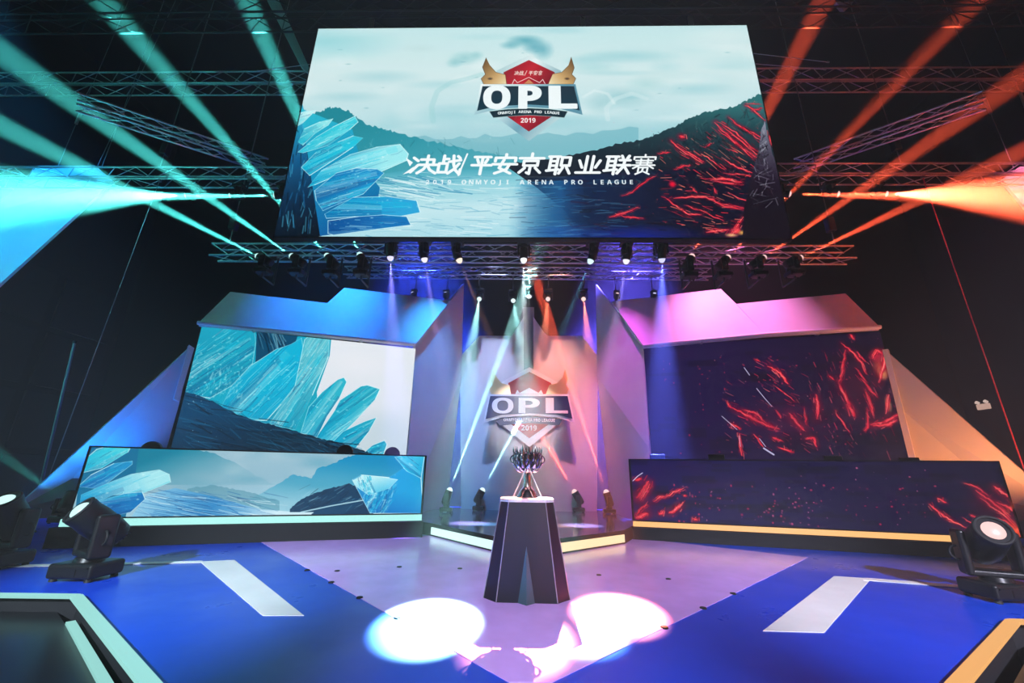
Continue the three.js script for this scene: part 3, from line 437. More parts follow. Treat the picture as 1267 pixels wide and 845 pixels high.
// a display: a picture on a flat face, on an upright plane with metres from `origin` along `ux`
function display(parent, name, plane, uA, uB, y0, y1, W, H, draw, k, glow) {
  const origin = plane.a.clone().addScaledVector(plane.t, uA); origin.y = y0;
  const w = uB - uA, h = y1 - y0, tex = picture(W, H, plane.hit, origin, plane.t, w, h, draw);
  const m = part(name, new THREE.PlaneGeometry(w, h), screenMaterial(tex, k), parent);
  m.position.copy(origin).addScaledVector(plane.t, w / 2).add(V(0, h / 2, 0)).addScaledVector(plane.n, 0.002);
  m.quaternion.setFromRotationMatrix(new THREE.Matrix4().makeBasis(plane.t, V(0, 1, 0), plane.n));
  const l = new THREE.RectAreaLight(glow, 0.15 / EX, w, h); l.position.copy(m.position).addScaledVector(plane.n, 0.03);
  l.quaternion.setFromRotationMatrix(new THREE.Matrix4().makeBasis(plane.t.clone().negate(), V(0, 1, 0), plane.n.clone().negate())); parent.add(l);
  return { m, mid: m.position.clone(), w, h, q: m.quaternion.clone() };
}

// ------------------------------------------------------------------ big hanging screen
{
  const t = thing('video_screen', 'huge hanging video screen showing icy and burning mountains behind the league emblem', 'screen');
  const P = wallPlane(-5, -7.5, 5, -7.5), a = onZ(337, 292, -7.5), b = onZ(982, 295, -7.5), c = onZ(396, 37, -7.5), d = onZ(921, 30, -7.5);
  const x0 = (a.x + c.x) / 2, x1 = (b.x + d.x) / 2, y0 = (a.y + b.y) / 2, y1 = (c.y + d.y) / 2, w = x1 - x0, h = y1 - y0;
  part('cabinet', bx(w + 0.06, h + 0.06, 0.14, (x0 + x1) / 2, (y0 + y1) / 2, -7.575), M.black, t);
  display(t, 'screen_face', P, x0 - P.a.x, x1 - P.a.x, y0, y1, 2048, Math.round(2048 * h / w), drawBigScreen, 1.06, lin(0.5, 0.8, 0.85));
  for (let k = 0; k < 4; k++) part('hanging_bracket', bx(0.12, 0.5, 0.06, x0 + w * (0.12 + 0.253 * k), y1 + 0.2, -7.6), M.steel, t);
}

// ------------------------------------------------------------------ player platforms, desks, video walls and canopies
const PLANES = { ice: wallPlane(-6.13, -6.99, -1.72, -8.60), ember: wallPlane(2.13, -8.86, 7.11, -7.46) };
const uOf = (P, p) => p.clone().sub(P.a).dot(P.t);
const along = (P, u, y, out = 0) => { const p = P.a.clone().addScaledVector(P.t, u).addScaledVector(P.n, out); p.y = y; return p; };
function station(kind) {
  const ice = kind === 'ice', P = PLANES[kind], color = ice ? TEAL : WARM;
  const word = ice ? 'ice' : 'ember', side = ice ? 'teal' : 'orange';
  const [u0, u1] = ice ? [uOf(P, P.hit(62, 648)), uOf(P, P.hit(524, 641))] : [uOf(P, P.hit(782, 650)), uOf(P, P.hit(1262, 660))];
  const yT = ice ? 0.28 : 0.22, yS = ice ? 0.40 : 0.325, y1 = ice ? 1.485 : 1.49;
  // platform
  const pl = thing('stage_platform', `dark raised platform under the ${word} picture desk with a ${side} glowing front strip`, 'platform');
  const deckTop = [along(P, u0, yT, 0), along(P, u1, yT, 0), along(P, u1 + (ice ? -0.2 : 0), yT, -3.9), along(P, u0 + (ice ? 0 : 0.2), yT, -3.9)];
  part('deck_box', slab(deckTop, yT), M.black, pl);
  const lx = ice ? uOf(P, P.hit(72, 648)) : u0 + 0.02, rx = ice ? uOf(P, P.hit(522, 641)) : u1 - 0.02;
  ledBar('glowing_strip', along(P, lx, (yT + yS) / 2 + 0.005, -0.05), along(P, rx, (yT + yS) / 2 + 0.005, -0.05), yS - yT - 0.015, color, ice ? 1.05 : 1.15, pl, P.n);
  // desk
  const d0 = ice ? uOf(P, P.hit(96, 600)) : uOf(P, P.hit(782, 600)), d1 = ice ? uOf(P, P.hit(523.5, 600)) : uOf(P, P.hit(1243, 590));
  const dk = thing('player_desk', `long players' desk with a ${ice ? 'blue ice and snow' : 'dark spark-filled'} picture display across its front`, 'desk');
  const F = { ...P, a: P.a.clone().addScaledVector(P.n, -0.06) };
  F.hit = P.hit;
  part('display_cabinet', slab([along(P, d0 - 0.04, yS, -0.07), along(P, d1 + 0.04, yS, -0.07), along(P, d1 + 0.04, y1, -0.07), along(P, d0 - 0.04, y1, -0.07)], 0.1), M.black, dk);
  display(dk, 'screen_face', { ...P, a: P.a.clone().addScaledVector(P.n, -0.062) }, d0, d1, yS + 0.02, y1 - 0.025, 1536, 384, ice ? drawIceDesk : drawEmberDesk, ice ? 1.02 : 1.0, ice ? lin(0.2, 0.6, 0.8) : lin(0.4, 0.05, 0.1));
  part('tabletop', slab([along(P, d0, y1 - 0.3, -0.18), along(P, d1, y1 - 0.3, -0.18), along(P, d1, y1 - 0.3, -1.0), along(P, d0, y1 - 0.3, -1.0)], 0.05), M.blackGloss, dk);
  for (const u of [d0 + 0.05, (d0 + d1) / 2, d1 - 0.05]) part('leg_panel', slab([along(P, u - 0.03, yT, -0.2), along(P, u + 0.03, yT, -0.2), along(P, u + 0.03, y1 - 0.35, -0.2), along(P, u - 0.03, y1 - 0.35, -0.2)], 0.7), M.black, dk);
  // video wall behind the desk
  const B = wallPlane(P.a.x, P.a.z, P.a.x + P.t.x, P.a.z + P.t.z, 2.13);
  const [w0, w1] = ice ? [uOf(B, B.hit(228, 490)), uOf(B, B.hit(509, 490))] : [uOf(B, B.hit(801, 490)), uOf(B, B.hit(1109, 490))];
  const top = ice ? 4.26 : 4.44, vw = thing('led_backdrop', `tall video wall ${ice ? 'of blue ice crystals' : 'of glowing red cracks in the dark'} behind a players' desk`, 'screen');
  part('cabinet', slab([along(B, w0 - 0.02, yT, -0.02), along(B, w1 + 0.02, yT, -0.02), along(B, w1 + 0.02, top, -0.02), along(B, w0 - 0.02, top, -0.02)], 0.14), M.black, vw);
  display(vw, 'screen_face', B, w0, w1, yT + 0.3, top - 0.01, 1280, Math.round(1280 * (top - yT - 0.31) / (w1 - w0)), ice ? drawIceWall : drawEmberWall, ice ? 1.04 : 1.0, ice ? lin(0.3, 0.7, 0.8) : lin(0.4, 0.05, 0.1));
  // canopy boards above, leaning out
  const back = wallPlane(P.a.x, P.a.z, P.a.x + P.t.x, P.a.z + P.t.z, 1.9), out = wallPlane(P.a.x, P.a.z, P.a.x + P.t.x, P.a.z + P.t.z, 2.75);
  const outs = [out, wallPlane(P.a.x, P.a.z, P.a.x + P.t.x, P.a.z + P.t.z, 2.45)];
  const sloped = (lowA, lowB, high, plane, list) => {            // all corners on one plane that leans back
    const p = back.hit(...lowA), q = back.hit(...lowB), r = plane.hit(...high), n = q.clone().sub(p).cross(r.clone().sub(p)).normalize();
    return list.map(([x, y]) => { const d = ray(x, y); return camera.position.clone().addScaledVector(d, p.clone().sub(camera.position).dot(n) / d.dot(n)); });
  };
  const lists = ice
    ? [sloped([245, 400], [374, 412], [285, 361], outs[1], [[245, 400], [285, 361], [405, 375], [374, 412]]), sloped([374, 412], [514, 426], [426, 356], outs[0], [[374, 412], [405, 375], [426, 356], [557, 372], [514, 426]])]
    : [sloped([796, 428], [947, 414], [892, 357.5], outs[0], [[796, 428], [757, 373], [892, 357.5], [911, 376], [947, 414]]), sloped([947, 414], [1089, 405], [1046, 363], outs[1], [[947, 414], [911, 376], [1046, 363], [1089, 405]])];
  lists.forEach((pts, k) => {
    const c = thing('canopy_panel', ice ? (k ? 'blue-lit canopy board with a raised corner beside the tall backdrop facet' : 'blue-lit slanted canopy board over the outer end of the ice video wall')
      : (k ? 'pink-lit slanted canopy board over the outer end of the red cracked video wall' : 'pink-lit canopy board with a raised corner beside the tall backdrop facet'), 'panel');
    part('face_board', board(pts, 0.1), M.panel, c);
    const lo = ice ? [pts[0], pts[pts.length - 1]] : [pts[pts.length - 1], pts[0]], a = ice && k ? pts[0] : lo[0], b = ice && k ? pts[4] : lo[1];
    const e0 = ice ? (k ? pts[0] : pts[0]) : (k ? pts[0] : pts[0]), e1 = pts[pts.length - 1];
    part('edge_trim', rod(e0.clone().addScaledVector(P.n, 0.03), e1.clone().addScaledVector(P.n, 0.03), 0.045, 8), M.panelEdge, c);
    part('bracket', rod(e0.clone().lerp(e1, 0.5).addScaledVector(P.n, -0.02), e0.clone().lerp(e1, 0.5).addScaledVector(P.n, -0.3), 0.04), M.steel, c);
  });
  // folded wing board at the outer end
  const E0 = along(B, ice ? w0 : w1, 0, 0.05), Wp = ice ? wallPlane(E0.x - 1.4, E0.z + 1.5, E0.x, E0.z) : wallPlane(E0.x, E0.z, E0.x + 1.4, E0.z + 1.5);
  const wg = thing('wing_panel', ice ? 'blue-lit folded triangular wing board beside the ice video wall' : 'orange-lit folded triangular wing board beside the red cracked video wall', 'panel');
  const drop = (p) => V(p.x, yT, p.z), q = (x, y, b = 0) => Wp.hit(x, y).addScaledVector(Wp.n, -b);
  const apex = ice ? q(237, 428) : q(1096, 434), cr0 = ice ? q(224, 492, 0.03) : q(1115, 506, 0.03), outer = ice ? q(16, 632) : q(1330, 640), cr1 = ice ? q(90, 592, 0.2) : q(1250, 622, 0.2), foot = ice ? q(196, 590) : q(1138, 605);
  part('upper_facet', board([apex, outer, cr1, cr0], 0.08), M.panel, wg);
  part('lower_facet', board([cr0, cr1, foot], 0.08), M.panel, wg);
  part('edge_board', board(ice ? [q(233.5, 427), q(240, 431), q(221, 497), q(214.5, 494)] : [q(1092, 433), q(1099, 432), q(1143, 606), q(1134, 606)], 0.16).translate(Wp.n.x * 0.04, 0, Wp.n.z * 0.04), M.panelEdge, wg);
  part('foot_board', board([foot, cr1, outer, drop(outer), drop(foot)].map((p) => p.clone()), 0.06).translate(-Wp.n.x * 0.32, 0, -Wp.n.z * 0.32), M.greyPanel, wg);
  // tall backdrop facet between the wall and the middle bay
  const tw = thing('backdrop_facet', ice ? 'tall blue-lit folded backdrop facet between the ice video wall and the emblem' : 'tall magenta-lit folded backdrop facet between the red video wall and the emblem', 'panel');
  const A = ice ? onZ(574, 351, -12.3) : onZ(737, 352, -12.3), B1 = ice ? B.hit(514, 428) : B.hit(796.5, 429), C1 = ice ? B.hit(506, 552) : B.hit(803.5, 555), F1 = ice ? onZ(571, 465, -12.3) : onZ(739, 466, -12.3);
  part('upper_facet', board([A, B1, C1, F1], 0.08), M.panel, tw);
  part('lower_facet', board([F1, C1, V(C1.x, 0, C1.z), V(F1.x + (ice ? -0.3 : 0.3), 0, -12.75)], 0.08), M.panel, tw);
  return { P, B, yT, y1, d0, d1, w0, w1 };
}
const ST = { ice: station('ice'), ember: station('ember') };

// players' chairs behind the ice desk, monitors behind the ember desk: only their tops show
function chair(S, px, py, label) {
  const o = S.P.hit(px, py + 8), u = uOf(S.P, o), C = wallPlane(S.P.a.x, S.P.a.z, S.P.a.x + S.P.t.x, S.P.a.z + S.P.t.z, 1.35), topP = C.hit(px, py), y = topP.y, c = thing('gaming_chair', label, 'chair', 'chairs behind the ice desk');
  c.position.set(topP.x, S.yT, topP.z); c.rotation.y = Math.atan2(S.P.n.x, S.P.n.z);
  const H = y - S.yT;
  const sh = new THREE.Shape(); sh.moveTo(-0.2, 0); sh.lineTo(0.2, 0); sh.lineTo(0.23, H * 0.3); sh.quadraticCurveTo(0.22, H * 0.5, 0.15, H * 0.52); sh.lineTo(0.15, H * 0.53); sh.absarc(0, H * 0.53, 0.15, 0, Math.PI, false); sh.lineTo(-0.15, H * 0.52); sh.quadraticCurveTo(-0.22, H * 0.5, -0.23, H * 0.3);
  part('backrest', new THREE.ExtrudeGeometry(sh, { depth: 0.07, bevelEnabled: true, bevelSize: 0.02, bevelThickness: 0.02, bevelSegments: 2 }).translate(0, H - (H * 0.53 + 0.17), -0.04), M.leather, c);
  part('seat', rbx(0.46, 0.1, 0.46, 0.04, 0, 0.42, 0.3), M.leather, c);
  part('stem', new THREE.CylinderGeometry(0.03, 0.03, 0.36, 10).translate(0, 0.22, 0.26), M.steel, c);
  for (let k = 0; k < 5; k++) { const g = bx(0.28, 0.03, 0.04, 0.14, 0.045, 0).rotateY(k * 72 * D).translate(0, 0, 0.26); part('foot', g, M.plastic, c); }
}
for (const [x, y] of [[190, 546], [428, 550], [486, 553]]) chair(ST.ice, x, y, `black round-topped gaming chair peeking over the ice desk, ${x < 200 ? 'by the blue wing' : x < 450 ? 'second from the facet' : 'nearest the facet'}`);
for (const [px, py] of [[813, 562], [886, 562], [1030, 564], [1124, 566]]) {
  const S = ST.ember, C = wallPlane(S.P.a.x, S.P.a.z, S.P.a.x + S.P.t.x, S.P.a.z + S.P.t.z, 0.5), p = C.hit(px, py), m = thing('desk_monitor', `thin black monitor edge above the spark-filled desk, ${px < 850 ? 'innermost of four' : px < 900 ? 'second from the inner end' : px < 1100 ? 'second from the outer end' : 'outermost of four'}`, 'monitor', 'monitors on the spark-filled desk');
  m.position.set(p.x, S.y1 - 0.3, p.z); m.rotation.y = Math.atan2(S.P.n.x, S.P.n.z); const h = p.y - (S.y1 - 0.3);
  part('panel', rbx(0.3, h - 0.06, 0.03, 0.008, 0, h / 2 + 0.03, 0), M.plastic, m); part('neck', bx(0.05, 0.1, 0.03, 0, 0.06, -0.01), M.plastic, m); part('stand', bx(0.2, 0.015, 0.16, 0, 0.0075, 0), M.plastic, m);
}

// ------------------------------------------------------------------ middle bay: riser, back panels, emblem
{
  const r = thing('centre_riser', 'pointed glossy riser behind the trophy stand with glowing front strips', 'riser');
  const L = onY(533, 663), R = onY(773, 673), tip = V(AX, 0, -6.6), h = 0.22, up = (p) => V(p.x, h, p.z);
  const pts = [tip, R, V(2.5, 0, -9.6), V(2.5, 0, -12.9), V(-2.4, 0, -12.9), V(-2.4, 0, -9.4), L].map(up);
  part('deck_box', slab([...pts], h - 0.002), M.black, r);
  part('gloss_top', slab(pts.map((p) => V(p.x * 0.992, h + 0.006, p.z * 0.998)), 0.006), M.riserTop, r);
  for (const [a, b, col, k] of [[L, tip, lin(0.66, 0.98, 0.95), 1.25], [tip, R, lin(1, 0.72, 0.42), 1.25]]) {
    const d = b.clone().sub(a).setY(0).normalize(), n = V(-d.z, 0, d.x); const q = (p) => V(p.x, 0.095, p.z);
    ledBar('glowing_strip', q(a).addScaledVector(d, 0.03).addScaledVector(n, -0.004), q(b).addScaledVector(d, -0.02).addScaledVector(n, -0.004), 0.125, col, k * 0.95, r, n);
  }
}
function backPanel(name, label, px, z, t, mat) { const o = thing(name, label, 'panel'); part('board', board(px.map(([x, y]) => { const p = onZ(x, y, z); if (y > 600) p.y = 0.22; return p; }), t), mat, o); return o; }
backPanel('spire_panel', 'pale back panel with a pointed spire on the teal side of the emblem', [[570, 640], [569, 441], [593, 415.5], [633, 415.5], [648, 392], [648.5, 640]], -12.4, 0.1, M.panel);
backPanel('spire_panel', 'pale back panel with a pointed spire on the orange side of the emblem', [[660, 640], [660, 392], [673, 411], [678, 415.5], [720, 415.5], [740, 441], [739, 640]], -12.4, 0.1, M.panel);
backPanel('slot_panel', 'dark grey upright slot between the two spire panels', [[646, 640], [647, 380], [661, 380], [662, 640]], -12.56, 0.08, M.greyPanel);
backPanel('wedge_panel', 'low triangular wedge board leaning below the emblem on the teal side', [[588, 634], [625, 548], [648, 590], [648, 634]], -12.15, 0.2, M.panel);
backPanel('wedge_panel', 'low triangular wedge board leaning below the emblem on the orange side', [[660, 634], [660, 590], [683, 548], [721, 634]], -12.15, 0.2, M.panel);
{
  const e = thing('league_emblem', 'large raised OPL emblem with horns and ribbon mounted on the back panels', 'emblem');
  const px = ([x, y]) => [655 + (x - 475) * 0.15, 488 + (y - 420) * 0.165], at = (k, z) => EMBLEM[k].map((p) => onZ(...px(p), z));
  const Z = -12.02, put = (name, k, mat, f, t) => part(name, board(at(k, Z + f), t), mat, e);
  part('mount', bx(0.5, 0.9, 0.26, onZ(655, 505, Z).x, onZ(655, 505, Z).y, Z - 0.19), M.steel, e);
  put('shield_back', 'back', M.white, -0.02, 0.05); put('shield_top', 'top', M.red, 0.0, 0.03); put('lower_point', 'low', M.white, -0.02, 0.05); put('lower_field', 'lowRed', M.red, 0.0, 0.03);
  put('horn', 'hornLeft', M.gold, 0.02, 0.06); put('horn', 'hornRight', M.gold, 0.02, 0.06);
  const rib = put('ribbon', 'ribbon', M.navy, 0.03, 0.04);
  const fr = put('banner_frame', 'frame', M.white, 0.05, 0.06); put('banner_plate', 'plate', M.navy, 0.07, 0.03);
  part('star', board(EMBLEM.star.map((p) => onZ(...px(p), Z + 0.03)), 0.03), M.white, e);
  const font = await new FontLoader().loadAsync('fonts/droid/droid_sans_bold.typeface.json');
  const text = (name, str, u0, u1, v0, v1, f, parent, mat) => {
    const g = new TextGeometry(str, { font, size: 1, depth: 0.03, curveSegments: 6, bevelEnabled: false }); g.computeBoundingBox(); const b = g.boundingBox;
    const p = onZ(...px([u0, v1]), Z + f), q = onZ(...px([u1, v0]), Z + f);
    g.translate(-b.min.x, -b.min.y, 0).scale((q.x - p.x) / (b.max.x - b.min.x), (q.y - p.y) / (b.max.y - b.min.y), 1).translate(p.x, p.y, Z + f - 0.012);
    return part(name, g, mat, parent);
  };
  text('letter', 'O', 165, 345, 446, 562, 0.08, e, M.white); text('letter', 'P', 385, 560, 448, 560, 0.08, e, M.white); text('letter', 'L', 610, 790, 448, 560, 0.08, e, M.white);
  text('ribbon_lettering', 'ONMYOJI ARENA PRO LEAGUE', 262, 685, 603, 628, 0.04, rib, M.white);
  text('year_lettering', '2019', 410, 535, 652, 690, 0.01, e, M.white);
}

// ------------------------------------------------------------------ trophy stand and trophy
const POD = V(AX - 0.01, 0, -4.86);
{
  const p = thing('trophy_stand', 'black faceted tapering trophy stand with pale top on the lilac floor', 'stand', undefined, POD.toArray());
  const ring = (s, y, k = 1) => [[-0.29, 0.37], [0.29, 0.37], [0.42, 0.22], [0.42, -0.22], [0.29, -0.37], [-0.29, -0.37], [-0.42, -0.22], [-0.42, 0.22]].map(([x, z]) => V(x * s * k, y, z * s));
  const lo = ring(1, 0), hi = ring(0.655, 0.885);
  for (let i = 0; i < 8; i++) { const j = (i + 1) % 8; part('side_panel', slab([lo[i], lo[j], hi[j], hi[i]], 0.03), M.podium, p); }
  for (let i = 0; i < 8; i++) part('edge_trim', rod(lo[i], hi[i], 0.005, 5), M.podiumEdge, p);
  part('top_plate', slab(ring(0.67, 0.91), 0.03), M.podiumTrim, p);
  const a = V(-0.005, 0.48, 0.37 - 0.127 * 0.48 / 0.885 + 0.002), b = V(-0.085, 0.004, 0.371), c = V(0.075, 0.004, 0.371), d = V(-0.005, 0.004, 0.45);
  const fin = new THREE.BufferGeometry(); fin.setAttribute('position', new THREE.Float32BufferAttribute([a, b, d, a, d, c, b, c, d, a, c, b].flatMap((v) => v.toArray()), 3)); fin.setAttribute('uv', new THREE.Float32BufferAttribute(new Array(24).fill(0), 2)); fin.computeVertexNormals();
  part('front_fin', fin, M.podiumGroove, p);
}
{
  const y0 = 0.91, t = thing('trophy', 'silver trophy with a crown of pointed leaves on a flared stem', 'trophy', undefined, [POD.x + 0.005, y0, POD.z]);
  const lathe = (pts, n = 28) => new THREE.LatheGeometry(pts.map(([x, y]) => new THREE.Vector2(x, y)), n);
  part('base', lathe([[0, 0], [0.115, 0], [0.118, 0.012], [0.1, 0.03], [0.105, 0.04], [0.085, 0.06], [0.09, 0.07], [0.06, 0.1], [0.045, 0.12]]), M.darkChrome, t);
  part('stem', lathe([[0.045, 0.12], [0.034, 0.17], [0.04, 0.2], [0.032, 0.235], [0.05, 0.26], [0.035, 0.275]]), M.chrome, t);
  part('bowl', lathe([[0.03, 0.27], [0.08, 0.285], [0.125, 0.33], [0.14, 0.4], [0.145, 0.47], [0.138, 0.47], [0.132, 0.4], [0.115, 0.34], [0.03, 0.29]]), M.darkChrome, t);
  const leaf = (len, wid, bend) => { const g = new THREE.ConeGeometry(wid, len, 4, 3).scale(1, 1, 0.4).translate(0, len / 2, 0), p = g.attributes.position; for (let i = 0; i < p.count; i++) { const y = p.getY(i) / len; p.setZ(i, p.getZ(i) + bend * Math.sin(y * 2.6)); } g.computeVertexNormals(); return g; };
  for (const [n, r, y, len, wid, bend, tilt, off] of [[10, 0.07, 0.27, 0.1, 0.036, 0.02, 0.85, 0], [14, 0.128, 0.31, 0.11, 0.034, 0.024, 0.16, 0.2], [16, 0.145, 0.38, 0.1, 0.032, 0.02, 0.04, 0], [14, 0.146, 0.45, 0.105, 0.026, 0.018, -0.02, 0.2]]) {
    for (let k = 0; k < n; k++) part('leaf', leaf(len * (k % 2 ? 1 : 0.85), wid, bend).rotateX(tilt).translate(0, y, r).rotateY((k + off) / n * Math.PI * 2), M.chrome, t);
  }
  part('rim', new THREE.TorusGeometry(0.143, 0.008, 8, 36).rotateX(Math.PI / 2).translate(0, 0.47, 0), M.chrome, t);
  for (const s of [-1, 1]) part('handle', new THREE.TorusGeometry(0.045, 0.008, 8, 18, Math.PI).rotateZ(-s * Math.PI / 2).translate(s * 0.145, 0.4, 0), M.chrome, t);
  const a = thing('acrylic_easel', 'clear acrylic A-shaped brace round the trophy stem', 'brace', undefined, [POD.x + 0.005, y0, POD.z + 0.12]);
  for (const s of [-1, 1]) part('strut', rod(V(s * 0.155, 0.004, 0), V(s * 0.02, 0.3, -0.03), 0.006, 8), M.panelEdge, a);
}

// ------------------------------------------------------------------ trusses
function truss(name, label, a, b, s = 0.3, mat = M.alu, group) {
  const t = thing(name, label, 'truss', group, a.toArray()), d = b.clone().sub(a), len = d.length();
  t.quaternion.setFromRotationMatrix((() => { const x = d.clone().normalize(), z = x.clone().cross(V(0, 1, 0)).normalize(), y = z.clone().cross(x); return new THREE.Matrix4().makeBasis(x, y, z); })());
  const h = s / 2, corners = [[-h, -h], [h, -h], [h, h], [-h, h]];
  for (const [y, z] of corners) part('chord', new THREE.CylinderGeometry(0.025, 0.025, len, 8).rotateZ(Math.PI / 2).translate(len / 2, y, z), mat, t);
  const n = Math.max(2, Math.round(len / (s * 1.5))), st = len / n, list = [];
  for (let k = 0; k < n; k++) for (let c = 0; c < 4; c++) {
    const p = corners[c], q = corners[(c + 1) % 4], [f, g] = k % 2 ? [q, p] : [p, q];
    list.push(rod(V(k * st, f[0], f[1]), V((k + 1) * st, g[0], g[1]), 0.012, 5));
  }
  const br = part('bracing', merge(list), mat, t); br.userData.kind = 'stuff';
  return t;
}
const ZR = -8.05, ZT = -8.62;
truss('lighting_truss', 'aluminium truss right under the big screen carrying a long row of heads', V(-7.2, 6.0, ZT), V(7.4, 6.0, ZT), 0.3);
truss('lighting_truss', 'aluminium truss beside the icy edge of the big screen with teal heads', V(-16.9, 8.1, ZT), V(-5.45, 8.1, ZT), 0.34);
truss('lighting_truss', 'aluminium truss beside the burning edge of the big screen with orange heads', V(5.6, 8.2, ZT), V(16.9, 8.2, ZT), 0.34);
truss('lighting_truss', 'small aluminium truss above the emblem bay with heads shining down', V(-5.4, 6.96, -11.5), V(5.6, 6.96, -11.5), 0.26);
truss('roof_truss', 'dark roof truss running along the top of the big screen', V(-16.9, 12.25, -7.6), V(16.9, 12.25, -7.6), 0.5, M.blackSteel);
truss('roof_truss', 'roof truss nearer the hall crossing above the teal and orange beams', V(-16.9, 12.6, -5.2), V(16.9, 12.6, -5.2), 0.5, M.blackSteel);
truss('side_truss', 'slanting side truss running out from the orange heads over the hall', onZ(985, 205, -9.2), onZ(1218, 124, -6.6), 0.26);
truss('side_truss', 'slanting side truss running out from the teal heads over the hall', onZ(330, 205, -9.2), onZ(95, 126, -6.6), 0.26);
for (const [x, z, y, what] of [[-6.8, ZT + 0.15, 6.185, 'icy end of the screen truss'], [7.0, ZT + 0.15, 6.185, 'burning end of the screen truss'], [-9, ZT + 0.17, 8.305, 'truss of the level teal heads'], [9, ZT + 0.17, 8.405, 'truss of the level orange heads'], [-5, -11.37, 7.125, 'emblem bay truss on the ice side'], [5.2, -11.37, 7.125, 'emblem bay truss on the ember side']]) { const c = thing('hoist_chain', `thin steel hoist chain with a motor holding the ${what}`, 'chain', 'hoist chains', [x, y, z]); part('link_run', new THREE.CylinderGeometry(0.012, 0.012, 16.6 - y, 6).translate(0, (16.6 - y) / 2, 0), M.steel, c); part('motor', rbx(0.16, 0.36, 0.16, 0.03, 0, 0.5, 0), M.plastic, c); }

// ------------------------------------------------------------------ moving heads
const G = {
  base: merge([rbx(0.36, 0.11, 0.3, 0.025, 0, 0.065, 0), bx(0.3, 0.012, 0.012, 0, 0.09, 0.152), bx(0.12, 0.05, 0.008, 0, 0.06, 0.151)]),
  foot: new THREE.CylinderGeometry(0.022, 0.026, 0.02, 8),
  yokeBottom: merge([new THREE.CylinderGeometry(0.09, 0.1, 0.03, 20).translate(0, 0.135, 0), rbx(0.36, 0.05, 0.14, 0.02, 0, 0.17, 0)]),
  arm: rbx(0.055, 0.33, 0.15, 0.024, 0, 0.31, 0),
  handle: new THREE.TorusGeometry(0.05, 0.009, 6, 14, Math.PI).rotateZ(-Math.PI / 2),
  head: merge([new THREE.LatheGeometry([[0, -0.2], [0.07, -0.2], [0.105, -0.17], [0.118, -0.06], [0.118, 0.06], [0.112, 0.13], [0.116, 0.18], [0.1, 0.2], [0.095, 0.185]].map(([x, y]) => new THREE.Vector2(x, y)), 22).rotateX(Math.PI / 2), rbx(0.2, 0.2, 0.22, 0.05, 0, 0, -0.05)]),
  bezel: new THREE.TorusGeometry(0.104, 0.012, 8, 26).translate(0, 0, 0.196),
  lens: new THREE.SphereGeometry(0.094, 20, 8, 0, Math.PI * 2, 0, Math.PI / 2).scale(1, 1.45, 1).rotateX(Math.PI / 2).translate(0, 0, 0.185),
  fin: (() => { const l = []; for (let k = -2; k <= 2; k++) l.push(bx(0.16, 0.008, 0.02, 0, k * 0.03, -0.2)); return merge(l); })(),
  clamp: merge([bx(0.06, 0.12, 0.06, 0, -0.06, 0), new THREE.TorusGeometry(0.04, 0.014, 6, 14).translate(0, -0.13, 0)]),
};
